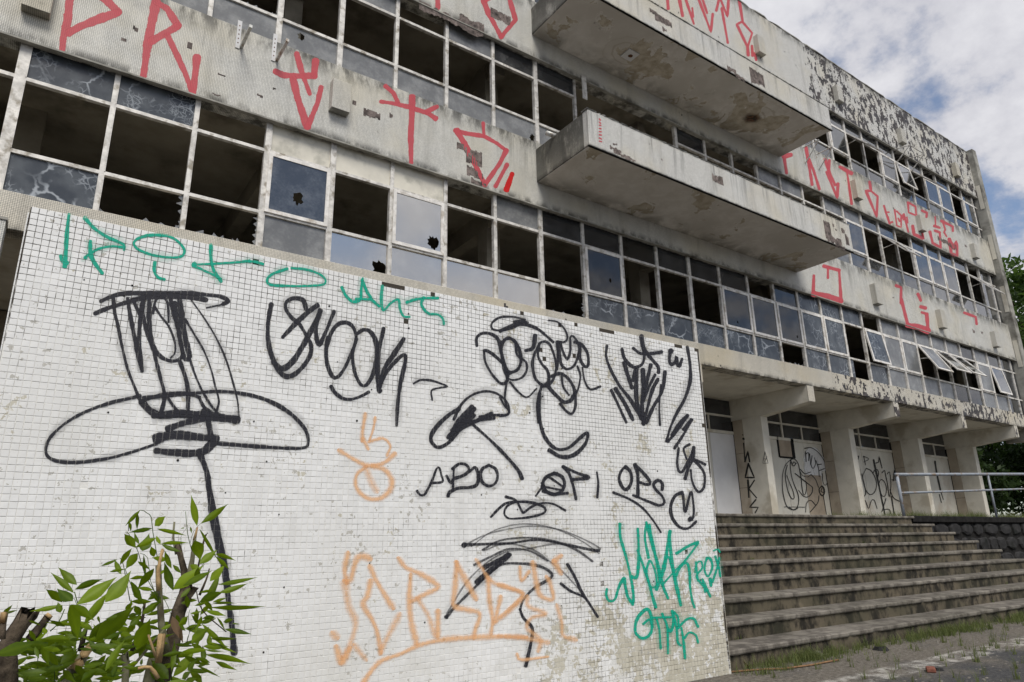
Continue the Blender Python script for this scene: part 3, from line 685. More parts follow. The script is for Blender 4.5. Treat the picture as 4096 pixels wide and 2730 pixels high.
for k in range(2, 7):
    xa, xb = COLX[k]+.25, COLX[k+1]
    parts = [box(xa, xb, YD-.03, YD+.04, DT, DT+.075), box(xa, xb, YD-.028, YD+.03, TM-.025, TM+.025)]
    q = (xb-xa)/4
    parts += [box(xa+2*q-.03, xa+2*q+.03, YD-.034, YD+.028, DT+.076, BB-.002), box(xa+q-.022, xa+q+.022, YD-.027, YD+.026, DT+.077, TM-.027), box(xa+3*q-.022, xa+3*q+.022, YD-.027, YD+.026, DT+.077, TM-.027)]
    tw = add('transom_window', join(*parts), M['cream'], bd)
    for i in range(4): add('pane', box(xa+q*i+.024, xa+q*(i+1)-.03, YD, YD+.005, DT+.08, TM-.03), M['g_dark'], tw)
    for i in range(2): add('pane', box(xa+2*q*i+.024, xa+2*q*(i+1)-.034, YD, YD+.005, TM+.03, BB-.01), M['g_dark'], tw)
    for i in range(4):
        mt = M['door']
        if (k, i) in ((5, 0), (3, 3)): mt = M['doorw']
        dd = add('door_panel', box(xa+q*i+.006, xa+q*(i+1)-.006, YD-.005+.002*(i % 2), YD+.035, TZ+.004, DT-.004), mt, bd)
add('ground_floor_wall', box(BX0, 5.38, 12.4, 12.6, 0, BB-.03), M['interior'], bd)
add('hall_back', box(5.4, 27.4, YD+1.2, YD+1.3, TZ, BB-.03), M['mortar'], bd)
# broken opening above the first doors, a cut-out showing bare board, blocked-up brown board
def on_door(px, py): return on_y(2780+px/2.53, 1480+py/2.53, YD-.01)
a, b2 = on_door(835, 690), on_door(985, 885)
ho = add('broken_opening', box(a.x, b2.x, YD-.016, YD-.008, b2.z, a.z), M['doorb'], bd)
add('opening_frame', join(box(a.x-.05, a.x, YD-.03, YD-.007, b2.z-.03, a.z+.03), box(b2.x, b2.x+.13, YD-.03, YD-.007, b2.z-.03, a.z+.03), box(a.x, b2.x, YD-.03, YD-.0075, b2.z-.045, b2.z-.002)), M['void'], bd)
a, b2 = on_door(1110, 1060), on_door(1330, 1455)
add('bare_board', box(a.x, b2.x, YD-.014, YD-.0085, TZ+.005, a.z), M['doorb'], bd)
# left pier at the frame's edge
pr = thing('tiled_pier', (-1.2, 8.85, 0), 'mosaic tiled pier standing left of the white tiled wall', 'pier')
c = on_y(27, 872, 8.8)
add('shaft', box(c.x-.9, c.x, 8.8, 9.05, 0, c.z-.03), M['sp2'], pr, bevel=.006)
add('cap', box(c.x-.92, c.x+.012, 8.785, 9.06, c.z-.029, c.z), M['pil'], pr)

# ================================================================ tiled screen wall
WX0, WX1, WZ1 = -.185, 5.275, EYE+.4297*YW
tw_ = thing('tiled_wall', (2.5, YW+.1, 0), 'free-standing white tiled wall covered in black, teal and orange graffiti', 'wall')
add('core', box(WX0+.002, WX1-.002, YW+.0024, YW+.20, 0, WZ1-.002), M['grout'], tw_)
i0, i1 = math.floor(WX0/PT), math.ceil(WX1/PT); k1 = int(WZ1/PT)
rg = random.Random(12)
def gone(px, py):                                # tiles that have fallen off (photo pixels)
    for (a, b_, c_, d) in ((1524, 1120, 1632, 1152), (2392, 1312, 2462, 1332), (2702, 1378, 2733, 1394), (2775, 1392, 2806, 1404), (2796, 1400, 2806, 1426), (2075, 1238, 2092, 1262), (1320, 1075, 1372, 1086)):
        if a <= px <= c_ and b_ <= py <= d: return True
    return False
def proj(p):
    v = np.array([p[0], p[1], p[2]-EYE]); dd = v@CF; return 2048+FPX*(v@CR)/dd, 1365-FPX*(v@CU)/dd
GAPT = .0011
variants = []
for s_ in range(24):
    def tile_shape(rng):
        h = PT/2-GAPT; b_ = .0016; j = lambda: rng.uniform(-.0009, .0009); ty = 0.; tl = [rng.uniform(-.0006, .0006) for _ in range(4)]
        o_ = [(-h+j(), -h+j()), (h+j(), -h+j()), (h+j(), h+j()), (-h+j(), h+j())]
        V = [(x, .0045, z) for x, z in o_]+[(x*.985, .0009+tl[q], z*.985) for q, (x, z) in enumerate(o_)]+[(x*.92, tl[q]*.9, z*.92) for q, (x, z) in enumerate(o_)]
        F = [(8, 9, 10, 11)]
        for l in (0, 4):
            for q in range(4): F.append((l+q, l+(q+1) % 4, l+4+(q+1) % 4, l+4+q))
        return V, F
    variants.append(tile_shape(rg))
vm_ = [mesh('tile', v, M['wtile']) for v in variants]
cells = []
for i in range(i0, i1):
    for k in range(0, k1+1):
        cx, cz = (i+.5)*PT, (k+.5)*PT
        if cx-PT/2 < WX0-.004 or cx+PT/2 > WX1+.006 or cz+PT/2 > WZ1+.006: continue
        px, py = proj((cx, YW, cz))
        if gone(px, py): continue
        edge_ = cz+PT*1.5 > WZ1 or cx+PT*1.5 > WX1
        if rg.random() < (.035 if edge_ else .0012): continue
        cells.append((i, k, cx, cz, px, py))
vis = sorted([c for c in cells if 4 < c[4] < 4090 and 4 < c[5] < 2724 and not (c[4] < 1050 and c[5] > 2080)], key=lambda c: (c[2]**2+(c[3]-EYE)**2))[:298]
vset = {(c[0], c[1]) for c in vis}
for (i, k, cx, cz, px, py) in vis:
    link('tile', vm_[rg.randrange(24)], tw_, (cx, YW-.0005, cz))
parts = []; TV, TF = [], []
for (i, k, cx, cz, px, py) in cells:
    if (i, k) in vset: continue
    v, f = variants[rg.randrange(24)]; n = len(TV); dy = rg.uniform(-.0006, .0006)
    TV += [(x+cx, y+YW+dy, z+cz) for x, y, z in v]; TF += [tuple(q+n for q in p_) for p_ in f]
tag(add('tile_field', (TV, TF), M['wtile'], tw_), kind='stuff')
ev, ef = [], []
for k in range(0, k1):                            # side edge tiles
    for sx, xx in ((-1, WX0), (1, WX1)):
        for q in range(5):
            e = box(min(xx, xx+sx*.006)-.0, max(xx, xx+sx*.006), YW+.006+q*.038, YW+.041+q*.038, k*PT+.001, (k+1)*PT-.001)
            n = len(ev); ev += e[0]; ef += [tuple(a_+n for a_ in p_) for p_ in e[1]]
tag(add('edge_tiles', (ev, ef), M['wtile'], tw_), kind='stuff')
# old fixing holes, the shade inside them put in as dark studs
rg = random.Random(4); hv, hf = [], []
for q in range(64):
    x = rg.uniform(.1, 5.0); z = rg.uniform(.3, 2.75); r = rg.uniform(.004, .008)
    e = tube([(x, YW-.0025, z), (x, YW+.003, z)], r, 7); n = len(hv); hv += e[0]; hf += [tuple(a_+n for a_ in p_) for p_ in e[1]]
tag(add('drill_hole_studs', (hv, hf), M['mortar'], tw_), kind='stuff')
# ================================================================ graffiti: strokes traced from the photograph onto the plane they were sprayed on
# each stroke: width; x,y x,y ...   (pixels of a crop: origin + scale)
CROPS = {'D': (0, 0, 2353/4096), 'R1': (0, 0, S), 'R2': (1000, 0, S), 'R3': (2000, 0, S), 'R4': (2996, 0, S), 'R5': (0, 800, S), 'R6': (1000, 800, S), 'R7': (2000, 800, S), 'R8': (2996, 800, S),
         'B2': (1000, 1830, S), 'B3': (2000, 1830, S), 'C6': (2780, 1480, 2.53), 'C7': (3400, 1580, 2.529)}
def graffiti(name, txt, mt, parent, plane, label=None, off=.0016, dens=1., smooth=True, rag=0., wscale=1., halo=0.):
    if '---' in txt:
        c_ = None
        for part in txt.split('---'):
            ls = [l.strip() for l in part.strip().splitlines()]; own = [l for l in ls if l and ';' not in l]
            if ls and ';' in ls[0]: ls = [c_]+ls
            if own: c_ = own[-1]
            graffiti(name, '\n'.join(ls), mt, parent, plane, label, off, dens, smooth, rag, wscale, halo)
        return
    V, F, E, DN = [], [], [], []; base = 0; crop = None
    ns = sum(1 for l in txt.strip().splitlines() if ';' in l)
    for line in txt.strip().splitlines():
        line = line.strip()
        if not line: continue
        if ';' not in line: crop = CROPS[line]; continue
        wtxt, ptxt = line.split(';')[:2]; wa = wtxt.split(); wid = float(wa[0])*wscale; al = float(wa[1]) if len(wa) > 1 else 1.
        ox, oy, sc = crop
        P = [tuple(float(t) for t in q.split(',')) for q in ptxt.split()]
        P = [(ox+x/sc, oy+y/sc) for x, y in P]; wid /= sc
        if len(P) == 1: P = [P[0], (P[0][0]+1, P[0][1]+1)]
        Q = catmull(P, 7.) if smooth else [np.array(p) for p in catmull_lin(P)]
        # round caps
        t0 = (Q[1]-Q[0])/max(1e-6, np.linalg.norm(Q[1]-Q[0])); t1 = (Q[-1]-Q[-2])/max(1e-6, np.linalg.norm(Q[-1]-Q[-2]))
        cap = [(.46, .35), (.36, .68), (.2, .92)]
        pts = [(Q[0]-t0*wid*a, wid*b) for a, b in cap]+[(q, wid) for q in Q]+[(Q[-1]+t1*wid*a, wid*b) for a, b in cap[::-1]]
        n = len(pts); ph = random.random()*9
        for i, (q, wd) in enumerate(pts):
            wd *= 1+.16*math.sin(i*.09+ph*1.7)
            t = pts[min(i+1, n-1)][0]-pts[max(i-1, 0)][0]; t = t/max(1e-6, np.linalg.norm(t)); nn = np.array([-t[1], t[0]])
            wv = wd*(1+.10*math.sin(i*.33+ph)+.05*math.sin(i*1.1+ph*2)) + (random.uniform(-rag, rag)*wid if rag else 0)
            o_ = off+base*.00006+i/n*.00005
            for u, e in ((-.56, 0.), (-.28, .56), (0, 1.), (.28, .56), (.56, 0.)):
                x, y = q+nn*wv*u
                V.append(plane(x, y, o_)); E.append(e); DN.append(al*dens)
        s0 = len(V)-n*5
        for i in range(n-1):
            for k in range(4): F.append((s0+i*5+k, s0+i*5+k+1, s0+(i+1)*5+k+1, s0+(i+1)*5+k))
        if halo:                                   # faint overspray beside the stroke
            s0 = len(V)
            for i, (q, wd) in enumerate(pts):
                t = pts[min(i+1, n-1)][0]-pts[max(i-1, 0)][0]; t = t/max(1e-6, np.linalg.norm(t)); nn = np.array([-t[1], t[0]])
                wv = (wd+14)*(1.55+.35*math.sin(i*.21+ph*3)); dd = halo*al*max(0., .55+.45*math.sin(i*.13+ph*5))
                for u, e in ((-.56, 0.), (-.28, .3), (0, .45), (.28, .3), (.56, 0.)):
                    x, y = q+nn*wv*u; V.append(plane(x, y, off-.0004+base*.000012+i/n*.00001)); E.append(e); DN.append(dd)
            for i in range(n-1):
                for k in range(4): F.append((s0+i*5+k, s0+i*5+k+1, s0+(i+1)*5+k+1, s0+(i+1)*5+k))
        base += 1
    o = add(name, (V, F), mt, parent)
    for nm, dat in (('edge', E), ('dens', DN)):
        at = o.data.attributes.new(nm, 'FLOAT', 'POINT'); at.data.foreach_set('value', dat)
    if label: o['label'] = label
    return o
def catmull_lin(P):
    out = []
    for a, b in zip(P[:-1], P[1:]):
        n = max(2, int(math.hypot(b[0]-a[0], b[1]-a[1])/8))
        out += [(a[0]+(b[0]-a[0])*t/n, a[1]+(b[1]-a[1])*t/n) for t in range(n)]
    return out+[P[-1]]
WP = lambda x, y, o: on_y(x, y, YW-o)
FP = lambda x, y, o: on_y(x, y, YF-o)
DP = lambda x, y, o: on_y(x, y, YD-.014-o)

graffiti('graffiti', """
R5
30; 705,705 790,668 900,650 1100,653 1300,650 1430,660 1540,675 1592,705 1555,725
12; 1592,705 1550,728 1440,752
32; 665,790 760,752 880,715 1000,682 1200,670 1350,682 1435,697
22; 790,690 800,790 820,870 850,1020 890,1180 940,1310 980,1410
32; 980,1410 1040,1470 1110,1510 1250,1505 1400,1512 1650,1520
26; 890,690 905,790 930,920 960,1070 990,1190
26; 990,730 975,850 970,1000 985,1100 990,1190
20; 925,690 960,770 975,800
28; 1000,700 990,780 1020,900 1060,1020 1090,1130 1120,1250 1145,1350 1135,1440 1110,1500
28; 1040,700 1040,850 1055,970 1090,1060 1150,1110 1220,1122 1270,1080 1250,950 1220,820 1190,700
14; 1075,740 1120,810 1175,880 1215,980 1220,1060 1190,1100
16; 1065,790 1085,700 1125,680 1160,700 1172,760 1175,850
34; 1250,690 1265,800 1280,900 1300,1000 1320,1090 1290,1110 1260,1000 1235,850 1215,720
26; 1255,1130 1290,1230 1310,1330 1310,1480
14; 1290,830 1350,930 1420,1050 1470,1180 1500,1300 1525,1400 1510,1470
12; 1335,700 1420,820 1500,950 1570,1100 1620,1260 1655,1400 1665,1520
18; 1320,1100 1360,1220 1410,1330 1470,1430 1540,1510
24; 980,1405 1080,1370 1180,1350 1290,1345 1390,1375
18; 1170,1380 1220,1450 1270,1490 1310,1470
22; 1390,1380 1420,1440 1480,1490
12; 1010,1400 1050,1450 1110,1480
D
8; 330,915 440,904 520,900 600,915 660,945 700,985 708,1020 690,1030 620,1028 500,1019
7; 322,910 240,930 170,960 120,1000 105,1035 120,1056 170,1063 240,1055 300,1040 360,1020
16; 355,955 420,950 545,965
14; 470,945 480,975 485,1010
20; 360,1008 400,1000 495,1008
16; 360,1036 400,1040 460,1040 490,1018
12; 385,985 430,970 475,960
14; 460,1045 475,1085 482,1140 490,1200 505,1260 518,1320 525,1380 533,1440 538,1500
6; 478,1100 495,1170 508,1240 520,1300 527,1350
""", M['p_black'], tw_, WP, wscale=1.1, halo=.18, label= 'black sprayed tall hat figure on a long stem')

graffiti('graffiti', """
R6
34; 148,730 125,870 130,1000 160,1110 205,1170 255,1165 310,1110 360,1030 400,960 440,880 490,780
30; 230,955 330,850 420,770 470,735
28; 390,760 370,700 310,685 255,710 250,760 290,820 340,860 390,940 425,1010 420,1080 370,1160 310,1215 250,1230 200,1190 160,1130
28; 490,770 460,880 465,970 485,1010 510,960 545,880 585,780
26; 545,960 530,1050 540,1150 575,1230 610,1235 660,1170 710,1060 740,970 720,890 670,855 610,870 565,930 535,1010
26; 740,970 715,1080 730,1200 770,1285 810,1290 855,1220 880,1110 880,1000 840,920 790,905 750,930
30; 930,900 905,1020 890,1150 895,1300 905,1332
28; 1070,970 1000,1080 940,1170 905,1300
24; 910,1290 960,1190 1040,1100 1080,1080 1080,1140 1050,1270 1030,1420 1022,1568
24; 565,1300 590,1340 640,1380 700,1390 770,1370 825,1340
12; 1140,1280 1190,1255 1260,1258 1330,1280 1375,1300 1320,1310 1265,1330 1270,1395
""", M['p_black'], tw_, WP, wscale=1.1, halo=.18, label= 'black sprayed rounded lettering over a smile stroke')

graffiti('graffiti', """
R6
15; 1916,835 1830,815 1740,820 1685,860 1690,900 1750,910 1830,890 1916,845
20; 1580,1015 1580,960 1620,930 1680,935 1730,975 1750,1060 1780,1170 1795,1260
18; 1630,1050 1640,1130 1690,1220 1750,1280 1790,1260 1790,1180 1720,1100 1660,1055 1630,1050
20; 1770,975 1830,970 1870,1020 1890,1100 1870,1180 1820,1200 1790,1190
14; 1790,1260 1775,1380 1790,1450
18; 1420,1530 1470,1430 1540,1365 1630,1335 1720,1350 1790,1410 1805,1480 1780,1500 1700,1500 1600,1512
R7
20; 0,915 100,870 180,870 270,905 370,990
22; 100,850 150,845 190,855
13; 340,840 400,850 450,900 470,960 450,990 400,985
20; 20,990 60,960 110,1000 140,1080 140,1150 100,1195 40,1210 20,1130 10,1050 20,990
16; 110,1000 120,1080 180,1130 185,1190 150,1240 90,1255 50,1240
24; 180,1050 230,1030 245,945
18; 275,1000 265,1080 290,1140 330,1190 340,1260 300,1290 250,1250 230,1180 230,1110 260,1030 290,990 340,1000 370,1060 390,1150 380,1230 340,1290 290,1300
22; 400,990 405,1080 395,1180
18; 410,990 415,1080 430,1150 470,1180 520,1150 550,1060 545,1000 510,950 490,960 490,1050 470,1110 440,1060 420,990
18; 520,990 570,1010 610,1070 615,1150 590,1160 560,1110 560,1010
24; 360,1230 420,1210 480,1250 520,1330 500,1390 450,1410 410,1380 360,1330 330,1290
14; 540,1160 560,1230 540,1330 500,1370
14; 430,1230 440,1300 480,1360
16; 420,1420 460,1470 500,1490 525,1440 525,1340
14; 575,1170 590,1260 630,1320 700,1300
20; 290,1300 265,1380 260,1450 270,1550
14; 70,1270 130,1340 190,1375 250,1320
13; 0,1375 30,1430 60,1470 50,1500 0,1510
D
8; 1240,905 1238,950 1250,1000 1275,1030 1305,1030 1335,1005 1350,995 1345,1020 1320,1045 1290,1050 1262,1035
8; 1055,940 1030,955 1000,985 990,1010 1005,1028 1030,1018 1060,985 1090,955
10; 1040,990 1090,940
9; 1030,1005 1085,950
8; 1050,975 1135,960
8; 1045,992 1130,950
9; 1035,1008 1050,970 1085,935
7; 1080,970 1125,1010 1160,1045 1190,1080 1200,1100
""", M['p_black'], tw_, WP, wscale=1.1, halo=.18, label= 'tangled black scribble of loops and curls')

graffiti('graffiti', """
B2
18; 1165,235 1185,262 1215,260 1240,220 1270,160 1300,80 1320,75 1335,130 1340,170 1260,180
18; 1410,80 1460,45 1510,55 1525,95 1480,130 1420,150 1400,180 1370,130
18; 1420,80 1415,210
20; 1530,100 1570,70 1590,130 1580,190 1530,210 1450,215 1390,245 1380,270
22; 1665,56 1710,80 1725,130 1710,180 1665,200 1620,175 1605,128 1620,80 1665,56
B3
20; 375,110 430,135 450,185 430,235 375,260 320,235 300,185 320,135 375,110
14; 290,180 340,130 400,110
16; 290,200 360,215 440,230
20; 300,235 380,255 470,250
14; 330,130 390,170 440,205
14; 300,200 270,240 250,268
20; 440,65 480,110 510,200 530,290
24; 440,65 540,110 620,140 560,150 500,155
14; 675,105 685,180 678,280
20; 873,65 905,95 918,145 905,200 873,225 845,195 830,145 845,95 873,65
22; 940,50 960,120 960,270
18; 945,55 1000,110 1045,170 1030,190 960,170
20; 1130,225 1130,180 1100,160 1070,190 1090,230 1130,270 1145,315 1110,335 1040,310 930,265
14; 790,245 900,290 990,350 1060,430 1120,520
""", M['p_black'], tw_, WP, wscale=1.1, halo=.18, label= 'row of small black sprayed letters')

graffiti('graffiti', """
B3
16; 1245,-60 1235,30 1245,95 1270,100 1300,50 1330,-10 1345,-60
20; 1290,150 1310,80 1345,0 1350,-70
18; 1330,90 1340,170 1380,240 1420,210 1425,120 1390,60 1350,20
16; 1350,10 1390,30 1430,50
16; 1300,10 1280,-60 1320,-90
20; 1270,245 1220,270 1190,340 1200,420 1250,485 1310,495 1365,450
18; 1275,260 1290,380 1320,270 1335,240 1350,350 1345,420 1320,440
30; 1325,430
D
7; 1580,955 1560,985 1535,1015
7; 1590,965 1570,1000 1550,1030
R7
22; 745,1020 740,1090 770,1180 830,1290 900,1380 950,1460 990,1530
20; 850,1040 870,1110 930,1165 985,1150 1005,1100 1000,1050
28; 985,950 1000,1030 1040,1090 1100,1160 1105,1200
24; 930,1035 980,1070 1060,1070 1125,1060
24; 865,1135 890,1220 920,1310
20; 945,1170 925,1260
26; 955,1180 950,1380 985,1520
30; 995,1185 1000,1300 990,1420 1000,1560
24; 1050,1150 1030,1240 990,1400
22; 1080,1220 1040,1300 1000,1400
22; 1100,1250 1060,1330 1020,1480 1000,1560
26; 1150,1200 1130,1330 1070,1440 1020,1550
14; 1120,1290 1110,1440 1115,1568
16; 775,1325 820,1420 880,1550
24; 805,1315 870,1420 925,1530
20; 1305,1025 1325,1150 1325,1260 1290,1380 1230,1490 1190,1580 1160,1680
20; 1190,1050 1180,1110 1195,1150 1225,1120 1230,1090 1235,1140 1250,1160 1268,1110
34; 1190,1052
22; 1300,1505 1250,1560 1200,1640
20; 1330,1530 1280,1600
""", M['p_black'], tw_, WP, wscale=1.1, halo=.18, label= 'black sprayed arrow-shaped scribble and circled letter by the wall end')

graffiti('graffiti', """
B3
16; 40,275 110,300 150,370 165,385 220,345 290,320 370,325 455,370
16; 110,310 50,340 30,390 60,425 140,425 240,410 310,385 310,350 240,320 170,310 60,315 0,350 -62,415
18 .85; -242,610 -100,605 60,600 250,575 420,600 640,645 690,650
9 .5; -242,610 -100,540 60,500 220,480 400,500 560,560 660,610 700,640
9 .5; -200,620 -60,520 100,470 260,470 420,510 580,590 690,670
14 .7; -120,645 0,580 200,560 400,590 540,650 645,725
11 .5; -110,650 40,600 220,640 340,720 440,800 560,930
14 .7; -180,750 -60,690 60,640 200,650 330,720
32; -160,870 -80,800 60,680
26; -110,770 0,710 70,680
18 .8; -375,1115 -320,1050 -200,930 -60,800 20,745 150,740 280,760 360,810 340,850 240,910 165,990 140,1060
20; 140,1060 165,1120 220,1180 225,1240 210,1320 180,1455
11 .5; -370,1090 -240,880 -100,740 40,660 180,640 330,610 430,600
18; 470,745 520,830 570,940 630,1030 680,1110
18; 425,880 490,930 560,960 590,980
34; -250,610
28; -375,1112
""", M['p_black'], tw_, WP, wscale=1.1, halo=.18, label= 'faded black sprayed face of brows, eye and nose strokes')

graffiti('graffiti', """
R5
28; 480,105 465,250 455,430 450,465
34; 425,395 435,425 465,440
24; 590,125 660,200 750,260 860,310 865,345
16; 865,330 770,325 680,345 590,400
28; 595,402
26; 630,290 630,370 660,440 712,510
20; 1130,245 1020,250 940,285 945,330 1030,375 1160,400 1260,395 1285,350 1240,290 1180,255 1110,245
22; 1080,435 1075,490 1100,540 1145,555
24; 1470,315 1470,410 1490,490 1540,568
16; 1360,450 1500,445 1650,435 1740,425
24; 1720,428 1780,432 1830,447
36; 1352,450
18; 1360,465 1440,500 1540,550
R6
18; 260,480 160,515 120,555 140,590 260,600 400,600 510,590 525,555 480,515 390,485 290,475
22; 640,610 670,670 720,710 770,690 775,620 785,550
20; 780,560 820,650 840,690 740,690
20; 840,690 900,742
20; 922,600 915,700 930,770 980,720 1035,695 1045,760 1070,810 1110,815
18; 1090,715 1150,695 1220,685 1310,685
18; 1210,680 1195,730 1240,790 1310,800 1345,830 1350,865
""", M['p_teal'], tw_, WP, halo=.18, label='teal sprayed angular lettering along the wall top')

graffiti('graffiti', """
B3
22; 835,465 840,560 880,700 910,830 930,960 925,1025
20; 925,1020 890,970 870,880 865,840 830,900 800,990 760,1000 740,960 745,920
22; 960,500 965,600 965,750 950,840 920,830
22; 960,650 1000,760 1040,880 1060,960 1085,1045
22; 1020,455 1060,600 1100,750 1130,880 1170,980
18; 1040,470 1075,640 1110,850
18; 1020,460 1010,560 1035,700
16; 1040,720 1020,800 1050,900 1090,890 1080,790 1050,720
24; 1185,515 1165,640 1140,780 1090,920
22; 1180,520 1195,700 1220,850 1260,1030
18; 1135,760 1170,690 1200,780 1220,870
20; 1380,590 1310,620 1230,670
16; 1380,600 1290,720 1220,790 1130,890
18; 1220,840 1260,760 1300,735 1320,790 1325,900 1340,1000 1355,1045
14; 1360,800 1370,740 1400,725 1410,770 1370,830 1420,900 1430,940
14; 1365,730 1380,860
16; 1440,700 1425,780 1450,830 1480,760 1460,700 1440,710
28; 1465,850 1470,890
16; 1410,850 1465,970
14; 1490,650 1520,640 1532,660
14; 1480,870 1510,780 1528,700
14; 1500,690 1525,770 1535,830
22; 1000,1160 1040,1130 1060,1180 1040,1240 990,1260 945,1220 950,1140 990,1080 1030,1060 1055,1110 1060,1180
18; 1010,1150 1060,1120 1130,1115 1190,1115
18; 1090,1120 1110,1200 1120,1330
18; 1130,1090 1165,1180 1170,1290 1170,1365
18; 1165,1180 1190,1215 1210,1140 1200,1070
18; 1200,1070 1230,1180 1240,1290 1260,1310
16; 1215,1080 1240,1110 1245,1170
18; 1240,1190 1300,1130 1350,1125 1380,1180
18; 1265,1190 1280,1290 1290,1400
18; 1285,1260 1320,1220 1365,1240 1380,1290
""", M['p_teal'], tw_, WP, halo=.18, label='teal sprayed spiky lettering near the wall end')

graffiti('graffiti', """
D
13; 839,955 834,985 832,1010
9; 862,962 858,985 850,1010
14; 782,1037 815,1057 845,1070 880,1065 905,1045
10; 850,1015 880,1008 897,1025 890,1045
10; 835,1010 845,1030
B2
40; 860,62 935,85 985,150 980,220 920,280 850,292 780,260 738,195 745,120 800,72
46 .6; 810,80 850,180 880,230
52; 680,680 660,780 670,860
46; 670,860 700,850 740,720 780,690 830,705
56 .7; 660,880 690,1040 735,1150 700,1300 640,1420
50; 840,770 880,860 940,960 990,1040
46; 840,870 820,960 790,1030 850,1130 890,1230 910,1350
44 .7; 910,1360 960,1250 1040,1100
70 .8; 590,1240
50; 605,1330 640,1425 690,1340
50 .7; 735,1320 800,1400
40; 1040,710 1090,770 1200,820 1310,900 1230,950 1130,1000
46; 1120,830 1110,1000 1125,1150 1160,1290
40 .7; 1170,990 1240,1100 1290,1240
46; 1310,1080 1310,1240
42; 1440,740 1430,900 1420,1030 1500,1060 1600,1090 1570,1200 1560,1250
46; 1440,740 1500,850 1570,980
42; 1660,850 1670,1000 1690,1130 1680,1220
36 .8; 1580,720 1680,860 1800,910 1900,960 1800,1080 1710,1150
40; 1745,980 1710,1130
42; 790,1568 900,1430 1050,1370 1180,1310 1350,1270 1550,1255 1750,1250 1916,1255
B3
36; 0,890 100,920 160,960 60,1060 0,1110
42; 230,740 250,850 280,960 370,990 350,880 330,840
30; 140,770 150,860 200,800
46; 380,730 420,800
38; 420,690 380,720
42 .8; 190,980 200,1040 320,1090 220,1120 190,1190 280,1270 270,1340
42 .8; 400,1040 430,1150 440,1240 520,1270
38 .8; 0,1245 120,1250 330,1290
26; 120,1375 150,1410 330,1390
""", M['p_orange'], tw_, WP, 'pale orange sprayed letters and mushroom shape', wscale=1.25)

# ---- red letters on the building
graffiti('graffiti', """
R1
62; 495,-80 480,50 470,150 440,270 435,335
52; 560,-120 740,0 825,88
52; 825,88 700,130 560,185 480,230
---
58; 1088,18 1060,150 1030,300 1000,525
52; 1088,14 1165,62 1240,182
48; 1240,182 1140,240 1050,290
46; 1165,245 1230,380 1290,510 1340,645
50; 1372,400 1362,500 1345,640
---
R2
36; 325,375 360,500 415,652
48; 180,500 230,525 330,532 450,528
44; 457,425 447,520
44; 300,550 330,680 370,800 400,888
40; 495,612 470,720 402,885
---
34; 945,602 1000,650 1030,715
34; 915,710 990,720 1100,745 1240,790 1295,828
30; 1302,745 1230,780
38; 1130,675 1128,800 1120,950 1123,1130
---
28; 1625,860 1630,950
32; 1430,910 1500,930 1630,950 1720,1000 1785,1050
38; 1440,910 1500,1010 1570,1150 1637,1288
36; 1785,1050 1740,1140 1637,1288
---
34; 1790,1150 1712,1298
---
R8
22; 452,530 447,650
40; 450,655 555,672 640,705
22; 628,490 642,710
22; 520,462 630,492
18; 550,465 550,545
---
20; 1025,598 1060,612 1058,720
22; 1060,690 1105,865
36; 1105,875 1180,885 1250,915
22; 1238,795 1248,910
20; 1205,785 1242,797
20; 1195,745 1232,755
24; 1178,658 1196,700
---
18; 1500,787 1580,817 1586,866
""", M['p_red'], s1, FP, 'faded red roller-painted letter', smooth=False, rag=.05)
graffiti('graffiti', """
R2
40; 1825,1217 1787,1322
""", M['p_bred'], s1, FP, 'short bright red paint stroke', smooth=False, rag=.04)
graffiti('graffiti', """
R2
36; 1305,-40 1310,55
---
38; 1625,0 1660,90 1750,258
38; 1750,258 1850,140 1810,0
30; 1640,10 1720,-40
---
R4
28; 240,1092 292,1080
20; 245,1100 262,1208
---
20; 397,1028 418,1150 440,1288
20; 410,1100 450,1190 490,1318
---
20; 530,1110 570,1230 600,1290
18; 560,1118 555,1205
18; 540,1200 615,1380 620,1280
---
24; 635,1165 715,1210
18; 682,1190 715,1422
---
18; 840,1268 850,1330 815,1332 890,1513 896,1370 850,1332
---
13; 940,1435 960,1500 980,1560
13; 950,1480 975,1480
---
R8
13; 970,120 978,160 1000,155
---
14; 1015,70 1030,180 1060,192 1060,110 1030,80
12; 1040,130 1050,150
---
14; 1078,100 1110,222
13; 1068,110 1075,140 1100,120 1105,160
---
16; 1108,18 1160,48 1165,110 1112,88 1108,18
18; 1165,110 1195,122
20; 1140,182 1150,240 1210,268
---
16; 1205,75 1240,92 1236,120
14; 1297,120 1300,172
18; 1290,182 1328,195
18; 1295,215 1330,228
---
18; 1260,222 1280,300 1335,335
16; 1330,240 1336,335
---
18; 1340,147 1420,187 1420,217
14; 1352,160 1368,210 1358,225 1376,255
20; 1395,272 1410,375 1452,393 1445,290 1425,335 1400,275
""", M['p_red'], s2, FP, 'faded red roller-painted letter', smooth=False, rag=.05)
graffiti('graffiti', """
R8
18; 1188,122 1200,190 1214,268
""", M['p_bred'], s2, FP, 'bright red painted upright', smooth=False)
graffiti('graffiti', """
R3
20; 1165,-30 1172,62
---
20; 1245,-30 1272,112
20; 1285,-30 1350,165
18; 1340,60 1345,118
---
20; 1375,-30 1470,225 1482,100
20; 1405,-20 1442,90
---
20; 1507,75 1530,-20 1585,118 1592,0
20; 1545,60 1587,298
---
18; 1668,10 1690,150 1650,172 1725,330 1757,232 1690,155
18; 1725,330 1730,388
18; 1755,322 1760,390
16; 1775,372 1785,420
""", M['p_red'], pa, FP, 'faded red roller-painted angular letter', smooth=False, rag=.05)
graffiti('graffiti', '\n'.join(['R3']+[f'9; 692,{y} {700+(y-830)*.06:.0f},{y+rg.randint(2,9)}' for y in range(830, 1000, 22)]), M['p_red'], bl, lambda x, y, o: on_y(x, y, 7.59-o), 'column of small pink paint marks')

